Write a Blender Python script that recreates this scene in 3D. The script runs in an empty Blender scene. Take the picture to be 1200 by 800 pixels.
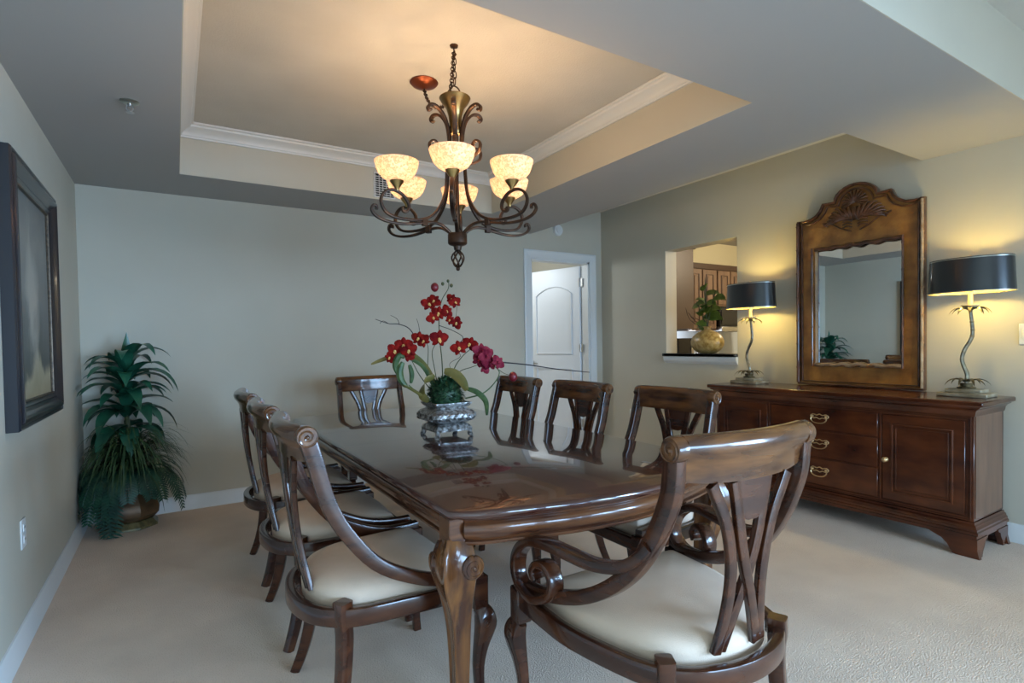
import bpy, bmesh, math, random
from mathutils import Vector, Matrix
V = Vector
PI = math.pi
random.seed(7)
SC = bpy.context.scene
COL = SC.collection

# ---------------------------------------------------------------- camera
F_PX = 638.32
yaw, pitch, roll = .5528, -.0237, -.0163
fwd = V((math.sin(yaw) * math.cos(pitch), math.cos(yaw) * math.cos(pitch), math.sin(pitch)))
rt = V((math.cos(yaw), -math.sin(yaw), 0)); up = rt.cross(fwd)
rt2 = rt * math.cos(roll) + up * math.sin(roll); up2 = up * math.cos(roll) - rt * math.sin(roll)
cam = bpy.data.cameras.new('camera'); camo = bpy.data.objects.new('camera', cam); COL.objects.link(camo)
cam.sensor_fit = 'HORIZONTAL'; cam.sensor_width = 36; cam.lens = F_PX / 1200 * 36
cam.shift_y = 17.2 / 1200; cam.clip_start = .02
camo.matrix_world = Matrix(((rt2.x, up2.x, -fwd.x, 0), (rt2.y, up2.y, -fwd.y, 0), (rt2.z, up2.z, -fwd.z, 1.257), (0, 0, 0, 1)))
SC.camera = camo
# ---------------------------------------------------------------- world, exposure, daylight
SC.view_settings.view_transform = 'Standard'; SC.view_settings.look = 'None'
SC.view_settings.gamma = 1; SC.view_settings.use_curve_mapping = False
SC.view_settings.exposure = 0.0
W = bpy.data.worlds.new('world'); SC.world = W; W.use_nodes = True
W.node_tree.nodes['Background'].inputs[0].default_value = (.62, .78, 1, 1)
W.node_tree.nodes['Background'].inputs[1].default_value = 1.0

def area(name, loc, rot, sx, sy, power, col, spread=180):
    l = bpy.data.lights.new(name, 'AREA'); l.shape = 'RECTANGLE'; l.size = sx; l.size_y = sy; l.energy = power; l.color = col; l.spread = math.radians(spread)
    o = bpy.data.objects.new(name, l); o.location = loc; o.rotation_euler = rot; COL.objects.link(o); return o
area('daylight_window', (2.4, -5.4, 1.3), (math.radians(60), 0, 0), 3.2, 2.1, 265, (.40, .66, 1), 95)
area('side_fill_light', (4.36, -3.4, 1.4), (math.radians(78), 0, math.radians(62)), 2.4, 1.7, 320, (.40, .66, 1), 90)  # added fill that lifts the left wall and left floor, not a real window

def point(name, loc, power, col, r, parent=None):
    l = bpy.data.lights.new(name, 'POINT'); l.energy = power; l.color = col; l.shadow_soft_size = r
    o = bpy.data.objects.new(name, l); o.location = loc; COL.objects.link(o)
    if parent: o.parent = parent
    return o
point('hall_fill_light', (2.9, 6.0, 2.2), 38, (.82, .92, 1), .12)  # added fill to brighten the open door leaf, no visible fitting
point('backsplash_fill_light', (5.2, 4.35, 1.33), 3, (.8, .9, 1), .05)  # added fill for the backsplash shaded by the wall cabinets
point('kitchen_ceiling_lamp', (5.6, 3.0, 2.3), 70, (1, .86, .62), .15)
CH_W, LAMP_W = 11.0, 52.0

# ---------------------------------------------------------------- materials
def mat(name, col, rough=.5, metal=0, col2=None, scale=8, stretch=(1, 1, 1), bump=0, bscale=None, coat=0, detail=4, lo=.35, hi=.65, spec=None):
    m = bpy.data.materials.new(name); m.use_nodes = True
    nt = m.node_tree; b = nt.nodes['Principled BSDF']
    b.inputs['Base Color'].default_value = (*col, 1); b.inputs['Roughness'].default_value = rough; b.inputs['Metallic'].default_value = metal
    if coat: b.inputs['Coat Weight'].default_value = coat; b.inputs['Coat Roughness'].default_value = .08
    if spec is not None: b.inputs['Specular IOR Level'].default_value = spec
    if col2 or bump:
        tc = nt.nodes.new('ShaderNodeTexCoord'); mp = nt.nodes.new('ShaderNodeMapping'); mp.inputs['Scale'].default_value = stretch
        nt.links.new(tc.outputs['Object'], mp.inputs[0])
    if col2:
        n = nt.nodes.new('ShaderNodeTexNoise'); n.inputs['Scale'].default_value = scale; n.inputs['Detail'].default_value = detail
        nt.links.new(mp.outputs[0], n.inputs[0])
        r = nt.nodes.new('ShaderNodeValToRGB'); r.color_ramp.elements[0].position = lo; r.color_ramp.elements[1].position = hi
        r.color_ramp.elements[0].color = (*col, 1); r.color_ramp.elements[1].color = (*col2, 1)
        nt.links.new(n.outputs[0], r.inputs[0]); nt.links.new(r.outputs[0], b.inputs['Base Color'])
    if bump:
        n2 = nt.nodes.new('ShaderNodeTexNoise'); n2.inputs['Scale'].default_value = bscale or scale; n2.inputs['Detail'].default_value = 3
        nt.links.new(mp.outputs[0], n2.inputs[0])
        bp = nt.nodes.new('ShaderNodeBump'); bp.inputs['Strength'].default_value = bump; bp.inputs['Distance'].default_value = .01
        nt.links.new(n2.outputs[0], bp.inputs['Height']); nt.links.new(bp.outputs[0], b.inputs['Normal'])
    return m
def emis(name, col, s):
    m = mat(name, col); b = m.node_tree.nodes['Principled BSDF']
    b.inputs['Emission Color'].default_value = (*col, 1); b.inputs['Emission Strength'].default_value = s; return m
M = dict(
    wall=mat('wall_paint', (.50, .46, .37), .75, col2=(.525, .485, .395), scale=1.5, bump=.04, bscale=220),
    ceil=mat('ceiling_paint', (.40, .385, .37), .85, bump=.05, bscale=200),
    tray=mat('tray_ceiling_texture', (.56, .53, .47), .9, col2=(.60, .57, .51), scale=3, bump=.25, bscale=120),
    trim=mat('white_trim', (.68, .68, .66), .4),
    door=mat('door_paint', (.74, .75, .76), .4),
    carpet=mat('carpet', (.69, .53, .41), .95, col2=(.82, .65, .51), scale=2.2, detail=7, lo=.3, hi=.7, bump=.9, bscale=160),
    wood=mat('mahogany', (.024, .0065, .0035), .25, col2=(.080, .024, .0085), scale=5, stretch=(1, 1, 5), coat=.5, spec=.3, lo=.35, hi=.75),
    rail=mat('mahogany_rail_sheen', (.045, .014, .005), .24, col2=(.20, .075, .020), scale=7, stretch=(.6, 4, 4), coat=.6, spec=.3, lo=.35, hi=.8),  # lighter amber puts reflected light on the crest rails into the wood colour
    top=mat('polished_table_top', (.040, .010, .006), .2, col2=(.060, .015, .009), scale=3, stretch=(12, .6, 1), coat=1, lo=.3, hi=.7),
    apron=mat('mahogany_apron', (.05, .015, .008), .22, col2=(.17, .062, .022), scale=4, stretch=(1.2, 1.2, 12), coat=.6, spec=.3, lo=.35, hi=.75),
    legw=mat('amber_mahogany', (.05, .016, .008), .22, col2=(.24, .09, .020), scale=6, stretch=(5, 5, .6), coat=.6, spec=.3, lo=.35, hi=.8),
    side=mat('sideboard_wood', (.030, .0065, .003), .24, col2=(.135, .034, .010), scale=3.5, stretch=(1, 1, 2.5), coat=.4, spec=.3, lo=.3, hi=.75),
    sideend=mat('sideboard_end_wood', (.10, .04, .02), .3, col2=(.19, .09, .05), scale=3.5, stretch=(4, 4, .8), coat=.4, lo=.3, hi=.75),
    cush=mat('seat_fabric', (.58, .43, .32), .9, col2=(.66, .51, .39), scale=4, bump=.3, bscale=400),
    brass=mat('brass', (.80, .60, .34), .28, 1), steel=mat('satin_steel', (.55, .55, .55), .3, 1),
    bronze=mat('bronze_iron', (.045, .025, .016), .38, .7, col2=(.16, .07, .03), scale=14, lo=.45, hi=.8),
    abrass=mat('antique_brass', (.22, .12, .045), .3, 1, col2=(.42, .27, .10), scale=12),
    copper=mat('copper_canopy', (.20, .05, .02), .35, .7),
    frameblk=mat('black_frame', (.012, .012, .016), .3, coat=.4), frameinner=mat('gilt_liner', (.05, .032, .02), .35, .5, col2=(.11, .075, .045), scale=60),
    mframe=mat('carved_walnut', (.15, .055, .012), .35, col2=(.40, .18, .04), scale=9, coat=.3, lo=.3, hi=.75, bump=.2, bscale=60),
    mdark=mat('carved_walnut_dark', (.035, .011, .005), .28, col2=(.13, .045, .018), scale=14, coat=.4),
    gild=mat('gilded_edge', (.32, .19, .10), .3, .6, col2=(.50, .35, .22), scale=20),
    mirror=mat('mirror_glass', (.86, .90, .88), .015, 1),
    leaf=mat('dracaena_leaf', (.008, .055, .032), .35, col2=(.022, .13, .07), scale=9, lo=.3, hi=.7),
    fern=mat('fern_leaf', (.005, .032, .020), .5, col2=(.012, .07, .035), scale=12),
    grass=mat('grass_blade', (.015, .045, .015), .5, col2=(.05, .09, .03), scale=14),
    stem=mat('plant_stem', (.05, .06, .02), .6),
    pot=mat('bronze_pot', (.06, .03, .014), .35, .3, col2=(.15, .08, .035), scale=6), potfoot=mat('gilt_pot_foot', (.05, .055, .025), .4, .2, col2=(.20, .15, .06), scale=25),
    silver=mat('tarnished_silver', (.10, .085, .075), .35, .55, col2=(.42, .41, .40), scale=55, lo=.4, hi=.62, bump=.5, bscale=70),
    petal=mat('orchid_petal', (.10, .002, .004), .8, spec=.1, col2=(.26, .010, .006), scale=30), petalp=mat('orchid_petal_pink', (.11, .003, .015), .8, spec=.1, col2=(.27, .03, .05), scale=30),
    yellow=mat('orchid_lip', (.65, .38, .12), .5), bud=mat('orchid_bud', (.16, .006, .012), .4),
    moss=mat('moss_ball', (.006, .028, .010), .5, col2=(.035, .10, .04), scale=60), pod=mat('green_pod', (.03, .065, .02), .5, col2=(.08, .13, .04), scale=30),
    oleaf=mat('olive_leaf', (.11, .10, .02), .45, col2=(.22, .15, .035), scale=12), twig=mat('dark_twig', (.02, .015, .02), .7),
    shadeb=mat('black_lamp_shade', (.012, .013, .015), .28, coat=.5), shadeg=mat('gilt_shade_lining', (.75, .60, .25), .4, .2),
    silvrim=mat('silver_edging', (.5, .5, .45), .3, 1), lampm=mat('lamp_verdigris', (.07, .055, .03), .4, .6, col2=(.25, .20, .11), scale=30),
    lampsil=mat('lamp_stem_silver', (.20, .19, .16), .3, .9, col2=(.42, .38, .28), scale=20),
    lampbase=mat('lamp_base_antique', (.28, .21, .12), .4, .2, col2=(.45, .38, .27), scale=14), candle=mat('candle_tube', (.75, .62, .33), .5),
    plastic=mat('white_plastic', (.70, .70, .68), .35), dark=mat('dark_recess', (.01, .01, .01), .8), paper=mat('tag_paper', (.62, .56, .45), .8),
    granite=mat('dark_granite', (.02, .02, .022), .15, col2=(.08, .08, .085), scale=90, lo=.45, hi=.6),
    kwood=mat('cherry_cabinet', (.12, .07, .045), .4, col2=(.18, .11, .07), scale=4, stretch=(3, 3, .5)), kdark=mat('dark_cabinet_glaze', (.045, .022, .014), .4), kpanel=mat('cabinet_end_panel', (.075, .045, .03), .45),
    kwall=mat('kitchen_wall', (.62, .55, .36), .8), splash=mat('backsplash', (.70, .76, .82), .5), appl=mat('black_appliance', (.015, .015, .017), .2), hallw=mat('hall_wall', (.62, .56, .40), .8),
    ceramic=mat('gold_ceramic', (.24, .14, .03), .3, col2=(.52, .38, .16), scale=28, lo=.35, hi=.68), kleaf=mat('magnolia_leaf', (.05, .09, .012), .4, col2=(.14, .20, .03), scale=12),
)
# alabaster glass bowl lit from inside
def alabaster():
    m = bpy.data.materials.new('alabaster_glass'); m.use_nodes = True; nt = m.node_tree; nt.nodes.clear()
    o = nt.nodes.new('ShaderNodeOutputMaterial'); tc = nt.nodes.new('ShaderNodeTexCoord')
    n = nt.nodes.new('ShaderNodeTexNoise'); n.inputs['Scale'].default_value = 60; n.inputs['Detail'].default_value = 3; n.inputs['Distortion'].default_value = 1.2
    r = nt.nodes.new('ShaderNodeValToRGB'); r.color_ramp.elements[0].position = .38; r.color_ramp.elements[1].position = .66
    r.color_ramp.elements[0].color = (.66, .45, .31, 1); r.color_ramp.elements[1].color = (1, .86, .70, 1)
    t = nt.nodes.new('ShaderNodeBsdfTranslucent'); d = nt.nodes.new('ShaderNodeBsdfPrincipled'); d.inputs['Roughness'].default_value = .3
    e = nt.nodes.new('ShaderNodeEmission'); e.inputs[1].default_value = .22
    mx = nt.nodes.new('ShaderNodeMixShader'); mx.inputs[0].default_value = .45; ad = nt.nodes.new('ShaderNodeAddShader')
    L = nt.links.new
    L(tc.outputs['Object'], n.inputs[0]); L(n.outputs[0], r.inputs[0])
    L(r.outputs[0], d.inputs[0]); mg = nt.nodes.new('ShaderNodeMix'); mg.data_type = 'RGBA'; mg.blend_type = 'MULTIPLY'; mg.inputs[0].default_value = 1; mg.inputs[7].default_value = (.25, .19, .14, 1); L(r.outputs[0], mg.inputs[6]); L(mg.outputs[2], t.inputs[0])
    L(r.outputs[0], e.inputs[0]); L(t.outputs[0], mx.inputs[1]); L(d.outputs[0], mx.inputs[2]); L(mx.outputs[0], ad.inputs[0]); L(e.outputs[0], ad.inputs[1]); L(ad.outputs[0], o.inputs[0])
    return m
M['top'].node_tree.nodes['Principled BSDF'].inputs['Coat Roughness'].default_value = .03
M['glass'] = alabaster()
M['bulb'] = emis('warm_bulb', (1, .80, .50), 14)
# painting: pale standing figure in a misty brown and grey landscape
def painting():
    m = bpy.data.materials.new('painted_canvas'); m.use_nodes = True; nt = m.node_tree; b = nt.nodes['Principled BSDF']; b.inputs['Roughness'].default_value = .45
    tc = nt.nodes.new('ShaderNodeTexCoord'); L = nt.links.new
    sp = nt.nodes.new('ShaderNodeSeparateXYZ'); L(tc.outputs['Generated'], sp.inputs[0])
    n = nt.nodes.new('ShaderNodeTexNoise'); n.inputs['Scale'].default_value = 3.2; n.inputs['Detail'].default_value = 5; n.inputs['Distortion'].default_value = .8
    L(tc.outputs['Generated'], n.inputs[0])
    def math_(op, a, bb):
        k = nt.nodes.new('ShaderNodeMath'); k.operation = op
        for i, x in enumerate((a, bb)):
            if isinstance(x, (int, float)): k.inputs[i].default_value = x
            else: L(x, k.inputs[i])
        return k.outputs[0]
    zz = math_('ADD', sp.outputs['Z'], math_('MULTIPLY', math_('SUBTRACT', n.outputs[0], .5), .5))
    r = nt.nodes.new('ShaderNodeValToRGB'); cr = r.color_ramp
    cr.elements[0].position = 0; cr.elements[0].color = (.30, .25, .15, 1); cr.elements[1].position = 1; cr.elements[1].color = (.15, .15, .14, 1)
    for p, c in ((.12, (.36, .31, .20)), (.2, (.07, .075, .065)), (.34, (.10, .105, .095)), (.5, (.17, .17, .155)), (.8, (.22, .215, .19))):
        x = cr.elements.new(p); x.color = (*c, 1)
    L(zz, r.inputs[0])
    dx = math_('ABSOLUTE', math_('SUBTRACT', math_('ADD', sp.outputs['Y'], math_('MULTIPLY', math_('SUBTRACT', n.outputs[0], .5), .5)), .5), 0)
    dz = math_('ABSOLUTE', math_('SUBTRACT', sp.outputs['Z'], .5), 0)
    q = math_('ADD', math_('MULTIPLY', dx, 5), math_('MULTIPLY', dz, 2.2))
    r2 = nt.nodes.new('ShaderNodeValToRGB'); r2.color_ramp.elements[0].position = .35; r2.color_ramp.elements[1].position = 1.0
    r2.color_ramp.elements[0].color = (.75, .75, .75, 1); r2.color_ramp.elements[1].color = (0, 0, 0, 1); L(q, r2.inputs[0])
    mx = nt.nodes.new('ShaderNodeMix'); mx.data_type = 'RGBA'; mx.inputs[7].default_value = (.40, .37, .31, 1)
    L(r2.outputs[0], mx.inputs[0]); L(r.outputs[0], mx.inputs[6]); L(mx.outputs[2], b.inputs['Base Color'])
    return m
M['canvas'] = painting()

# ---------------------------------------------------------------- mesh helpers
class MB:
    def __init__(s): s.v = []; s.f = []
    def add(s, vs, fs):
        o = len(s.v); s.v += [tuple(v) for v in vs]; s.f += [tuple(i + o for i in f) for f in fs]; return s
    def box(s, x0, x1, y0, y1, z0, z1):
        return s.add([(x, y, z) for z in (z0, z1) for y in (y0, y1) for x in (x0, x1)], [(0, 2, 3, 1), (4, 5, 7, 6), (0, 1, 5, 4), (1, 3, 7, 5), (3, 2, 6, 7), (2, 0, 4, 6)])
    def bbox(s, x0, x1, y0, y1, z0, z1, b=.004):       # bevelled box: stack of chamfered rings
        def ring(i, z): return [(x0 + i, y0 + b, z), (x0 + b, y0 + i, z), (x1 - b, y0 + i, z), (x1 - i, y0 + b, z), (x1 - i, y1 - b, z), (x1 - b, y1 - i, z), (x0 + b, y1 - i, z), (x0 + i, y1 - b, z)]
        def inner(z): return [(x0 + b, y0 + b, z)] * 2 + [(x1 - b, y0 + b, z)] * 2 + [(x1 - b, y1 - b, z)] * 2 + [(x0 + b, y1 - b, z)] * 2
        R = [[(x0 + b, y0 + b, z0), (x1 - b, y0 + b, z0), (x1 - b, y1 - b, z0), (x0 + b, y1 - b, z0)], ring(0, z0 + b), ring(0, z1 - b), [(x0 + b, y0 + b, z1), (x1 - b, y0 + b, z1), (x1 - b, y1 - b, z1), (x0 + b, y1 - b, z1)]]
        o = len(s.v); s.v += R[0] + R[1] + R[2] + R[3]
        A, B, C, D = o, o + 4, o + 12, o + 20
        s.f.append((A + 3, A + 2, A + 1, A)); s.f.append((D, D + 1, D + 2, D + 3))
        for i in range(8): s.f.append((B + i, B + (i + 1) % 8, C + (i + 1) % 8, C + i))
        # ring index pairs: corner k uses ring verts (2k) and (2k+1)
        for k in range(4):
            p, q = 2 * k, 2 * k + 1; q2 = (2 * k + 2) % 8
            s.f.append((A + k, B + q, B + p)); s.f.append((D + k, C + p, C + q))
            s.f.append((A + k, A + (k + 1) % 4, B + q2, B + q)); s.f.append((D + (k + 1) % 4, D + k, C + q, C + q2))
        return s
    def sweep(s, path, prof, N=None, sc=None, closed=False, caps=True):
        P = [V(p) for p in path]; n = len(P); m = len(prof); rings = []
        T = []
        for i in range(n):
            if closed: t = P[(i + 1) % n] - P[i - 1]
            else: t = P[min(i + 1, n - 1)] - P[max(i - 1, 0)]
            T.append(t.normalized() if t.length > 1e-9 else (T[-1] if T else V((0, 0, 1))))
        side = None
        for i in range(n):
            t = T[i]
            if N is not None:
                nn = V(N[i]) if isinstance(N, list) else V(N)
                sd = nn - t * nn.dot(t)
            elif side is None:
                a = V((0, 0, 1)) if abs(t.z) < .9 else V((1, 0, 0)); sd = a.cross(t)
            else: sd = side - t * side.dot(t)
            if sd.length < 1e-6: sd = side or V((1, 0, 0))
            side = sd.normalized(); b = side.cross(t)
            k = sc[i] if sc else 1
            kx, ky = k if isinstance(k, tuple) else (k, k)
            rings.append([P[i] + side * (p * kx) + b * (q * ky) for p, q in prof])
        fs = []
        for i in range(n if closed else n - 1):
            j = (i + 1) % n
            for a in range(m): c = (a + 1) % m; fs.append((i * m + a, i * m + c, j * m + c, j * m + a))
        if caps and not closed: fs.append(tuple(range(m))[::-1]); fs.append(tuple((n - 1) * m + a for a in range(m)))
        return s.add([p for r in rings for p in r], fs)
    def tube(s, path, r, seg=6, **k):
        if isinstance(r, (list, tuple)): return s.sweep(path, circ(1, seg), sc=list(r), **k)
        return s.sweep(path, circ(r, seg), **k)
    def lathe(s, prof, seg=20, mat4=None, sx=1, sy=1, c=(0, 0, 0)):
        m = len(prof); vs = []; Mx = mat4 or Matrix.Translation(c)
        for i in range(seg):
            a = 2 * PI * i / seg
            vs += [Mx @ V((r * math.cos(a) * sx, r * math.sin(a) * sy, z)) for r, z in prof]
        fs = [(i * m + k, ((i + 1) % seg) * m + k, ((i + 1) % seg) * m + k + 1, i * m + k + 1) for i in range(seg) for k in range(m - 1)]
        return s.add(vs, fs)
    def ball(s, c, r, seg=10, rings=6, sx=1, sy=1, sz=1):
        pr = [(max(1e-4, r * math.sin(PI * k / rings)), -r * sz * math.cos(PI * k / rings)) for k in range(rings + 1)]
        return s.lathe(pr, seg, c=c, sx=sx, sy=sy)
    def prism(s, poly, z0, z1, mat4=None):
        n = len(poly); Mx = mat4 or Matrix()
        vs = [Mx @ V((x, y, z0)) for x, y in poly] + [Mx @ V((x, y, z1)) for x, y in poly]
        return s.add(vs, [tuple(range(n))[::-1], tuple(range(n, 2 * n))] + [(i, (i + 1) % n, (i + 1) % n + n, i + n) for i in range(n)])
    def leaf(s, base, d, L, w, droop=.5, n=6, fold=.25, upv=(0, 0, 1), tip=1.0):
        p = V(base); d = V(d).normalized(); vs = []; st = L / n
        for i in range(n + 1):
            t = i / n
            sd = d.cross(V(upv));  sd = sd.normalized() if sd.length > 1e-4 else V((1, 0, 0))
            nn = sd.cross(d)
            ww = w * .5 * (math.sin(PI * min(1, t * .92 + .08) ** .8)) if i < n else .0005
            vs += [p - sd * ww + nn * ww * fold, p.copy(), p + sd * ww + nn * ww * fold]
            p = p + d * st; d = (d + V((0, 0, -1)) * (droop / n) * (1 + t * tip)).normalized()
        fs = []
        for i in range(n):
            a = i * 3; fs += [(a, a + 1, a + 4, a + 3), (a + 1, a + 2, a + 5, a + 4)]
        return s.add(vs, fs)
    def mesh(s, name, m, sharp=38):
        me = bpy.data.meshes.new(name); me.from_pydata(s.v, [], s.f); me.validate()
        bm = bmesh.new(); bm.from_mesh(me); bmesh.ops.recalc_face_normals(bm, faces=bm.faces); bm.to_mesh(me); bm.free()
        me.materials.append(M[m] if isinstance(m, str) else m)
        me.polygons.foreach_set('use_smooth', [True] * len(me.polygons)); me.set_sharp_from_angle(angle=math.radians(sharp))
        return me
    def obj(s, name, m, parent=None, loc=None, sharp=38):
        o = bpy.data.objects.new(name, s.mesh(name, m, sharp)); COL.objects.link(o)
        if parent: o.parent = parent
        if loc: o.location = loc
        return o
def circ(r, n): return [(r * math.cos(2 * PI * i / n), r * math.sin(2 * PI * i / n)) for i in range(n)]
def rrect(w, h, r=.004, k=2):
    out = []
    for cx, cy, a0 in ((w / 2 - r, h / 2 - r, 0), (-w / 2 + r, h / 2 - r, 90), (-w / 2 + r, -h / 2 + r, 180), (w / 2 - r, -h / 2 + r, 270)):
        for i in range(k + 1):
            a = math.radians(a0 + 90 * i / k); out.append((cx + r * math.cos(a), cy + r * math.sin(a)))
    return out
def cat(pts, n=6, closed=False):
    P = [V(p) for p in pts]; out = []; N = len(P)
    for i in range(N if closed else N - 1):
        if closed: a, b, c, d = P[i - 1], P[i], P[(i + 1) % N], P[(i + 2) % N]
        else: a, b, c, d = P[max(i - 1, 0)], P[i], P[i + 1], P[min(i + 2, N - 1)]
        for k in range(n):
            t = k / n
            out.append(.5 * ((2 * b) + (c - a) * t + (2 * a - 5 * b + 4 * c - d) * t * t + (3 * b - 3 * c + d - a) * t ** 3))
    if not closed: out.append(P[-1])
    return out
def lerp(a, b, t): return a + (b - a) * t
def spiral(c, r0, r1, a0, turns, U, Wv, n=28):       # planar spiral in directions U, Wv
    return [V(c) + (V(U) * math.cos(a0 + turns * 2 * PI * i / n) + V(Wv) * math.sin(a0 + turns * 2 * PI * i / n)) * lerp(r0, r1, i / n) for i in range(n + 1)]
def empty(name, loc, rz, label, catg, group=None):
    o = bpy.data.objects.new(name, None); COL.objects.link(o); o.location = loc; o.rotation_euler = (0, 0, rz); o.empty_display_size = .05
    o['label'] = label; o['category'] = catg
    if group: o['group'] = group
    return o
def tag(o, label, catg, group=None):
    o['label'] = label; o['category'] = catg
    if group: o['group'] = group
    return o
def struct(mb, name, m, parent=None):
    o = mb.obj(name, m, parent)
    if not parent: o['kind'] = 'structure'
    return o
def copy_tree(o, parent=None):
    c = o.copy(); COL.objects.link(c); c.parent = parent
    for ch in list(o.children): copy_tree(ch, c)
    return c

# ---------------------------------------------------------------- the room
XL, XR, YB, ZC, ZT = -.58, 4.31, 4.94, 2.44, 2.78
YF = -5.5
struct(MB().box(XL - .2, XR + 2.6, YF - .2, 8.4, -.1, 0), 'floor', 'carpet')
struct(MB().box(XL - .15, XL, YF, YB + .12, 0, 2.95), 'wall_left', 'wall')
# back wall with doorway x 3.30-4.12, top 2.18
struct(MB().box(XL, 3.30, YB, YB + .12, 0, 2.95).box(4.12, XR, YB, YB + .12, 0, 2.95).box(3.30, 4.12, YB, YB + .12, 2.18, 2.95), 'wall_back', 'wall')
# right wall with serving opening, and an unseen one added for the side fill
PY0, PY1, PZ0, PZ1 = 3.11, 3.95, 1.10, 2.18
struct(MB().box(XR, XR + .16, YF, -4.7, 0, 2.95).box(XR, XR + .16, -2.1, PY0, 0, 2.95).box(XR, XR + .16, -4.7, -2.1, 0, .4).box(XR, XR + .16, -4.7, -2.1, 2.35, 2.95).box(XR, XR + .16, PY1, 8.4, 0, 2.95).box(XR, XR + .16, PY0, PY1, 0, PZ0 - .03).box(XR, XR + .16, PY0, PY1, PZ1, 2.95), 'wall_right', 'wall')
# wall behind the camera, wide opening to the daylight
wb = MB().box(XL, .75, YF - .15, YF, 0, 2.95).box(4.05, XR, YF - .15, YF, 0, 2.95).box(.75, 4.05, YF - .15, YF, 2.4, 2.95)
struct(wb, 'wall_behind', 'wall')
wf = MB()
for x in (.75, 1.84, 2.93, 4.0): wf.box(x, x + .05, YF - .12, YF - .06, 0, 2.4)
wf.box(.75, 4.05, YF - .12, YF - .06, 2.35, 2.4); struct(wf, 'window_1', 'trim')
# dropped ceiling with raised tray and higher strip over the sideboard
TX0, TX1, TY0, TY1 = .05, 2.49, 1.70, 4.342
EX, EY, BY = 3.31, 1.685, 1.0
soff = MB()
def slab(x0, x1, y0, y1): soff.box(x0, x1, y0, y1, ZC, ZT + .1)
slab(XL, TX0, BY, YB); slab(TX0, TX1, BY, TY0); slab(TX0, TX1, TY1, YB); slab(TX1, EX, BY, YB); slab(EX, XR, BY, EY)
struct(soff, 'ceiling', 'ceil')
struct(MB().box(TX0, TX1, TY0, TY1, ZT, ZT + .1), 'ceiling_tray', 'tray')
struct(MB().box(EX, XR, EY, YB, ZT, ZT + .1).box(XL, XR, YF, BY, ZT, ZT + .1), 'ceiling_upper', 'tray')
# tray side faces in wall paint
tf = MB().box(TX0, TX0 + .004, TY0, TY1, ZC + .001, ZT).box(TX1 - .004, TX1, TY0, TY1, ZC + .001, ZT).box(TX0, TX1, TY0, TY0 + .004, ZC + .001, ZT).box(TX0, TX1, TY1 - .004, TY1, ZC + .001, ZT)
tf.box(XL, XR, BY - .004, BY, ZC, ZT)
struct(tf, 'wall_tray_sides', 'wall')
# crown moulding of the tray: four mitred lengths
cp = [(0, 0), (.012, 0), (.014, .010), (.020, .014), (.022, .024), (.034, .038), (.056, .052), (.070, .060), (.074, .072), (.086, .076), (.088, .088), (0, .088)]
crn = [(TX0 + .004, TY0 + .004), (TX1 - .004, TY0 + .004), (TX1 - .004, TY1 - .004), (TX0 + .004, TY1 - .004)]
for i in range(4):
    a, b = V((*crn[i], 0)), V((*crn[(i + 1) % 4], 0)); d = (b - a).normalized(); nrm = V((-d.y, d.x, 0)); vs = []
    for e, s in ((a, 1), (b, -1)):
        vs += [e + nrm * p + d * (s * p) + V((0, 0, ZT - .09 + q)) for p, q in cp]
    n = len(cp)
    struct(MB().add(vs, [tuple(range(n))[::-1], tuple(range(n, 2 * n))] + [(k, (k + 1) % n, (k + 1) % n + n, k + n) for k in range(n)]), 'trim_%d' % (i + 1), 'trim')
# baseboards
bp_ = [(0, 0), (.016, 0), (.016, .085), (.012, .094), (.012, .100), (.006, .112), (0, .114)]
def baseboard(name, a, b, nrm, m='trim'):
    a, b, nrm = V(a), V(b), V(nrm); n = len(bp_)
    vs = [e + nrm * p + V((0, 0, q)) for e in (a, b) for p, q in bp_]
    struct(MB().add(vs, [tuple(range(n))[::-1], tuple(range(n, 2 * n))] + [(k, (k + 1) % n, (k + 1) % n + n, k + n) for k in range(n)]), name, m)
baseboard('baseboard_left', (XL, YF, 0), (XL, YB, 0), (1, 0, 0)); baseboard('baseboard_back', (XL + .016, YB, 0), (3.21, YB, 0), (0, -1, 0)); baseboard('baseboard_right', (XR, YF, 0), (XR, YB, 0), (-1, 0, 0))
# door 1: casing, jambs, arched two panel leaf standing open into the hall
DX0, DX1, DZ = 3.30, 4.12, 2.18
dc = MB()
cas = [(0, 0), (.09, 0), (.09, .020), (.078, .024), (.060, .018), (.030, .014), (.008, .012), (0, .012)]
for x0, s in ((DX0, -1), (DX1, 1)):
    n = len(cas); vs = [V((x0 + s * p, YB - q, z if z == 0 else z + p)) for z in (0, DZ) for p, q in cas]
    dc.add(vs, [tuple(range(n))[::-1], tuple(range(n, 2 * n))] + [(k, (k + 1) % n, (k + 1) % n + n, k + n) for k in range(n)])
n = len(cas); vs = [V((x + s * p, YB - q, DZ + p)) for x, s in ((DX0, -1), (DX1, 1)) for p, q in cas]
dc.add(vs, [tuple(range(n))[::-1], tuple(range(n, 2 * n))] + [(k, (k + 1) % n, (k + 1) % n + n, k + n) for k in range(n)])
dc.box(DX0, DX0 + .02, YB, YB + .12, 0, DZ).box(DX1 - .02, DX1, YB, YB + .12, 0, DZ).box(DX0, DX1, YB, YB + .12, DZ - .02, DZ)
dc.box(DX0 + .02, DX0 + .032, YB + .03, YB + .07, 0, DZ - .02)
struct(dc, 'trim_5', 'trim')
dr = bpy.data.objects.new('door_1', None); COL.objects.link(dr); dr['kind'] = 'structure'; dr.location = (4.075, YB + .125, 0); dr.rotation_euler = (0, 0, math.radians(-76))
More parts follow.
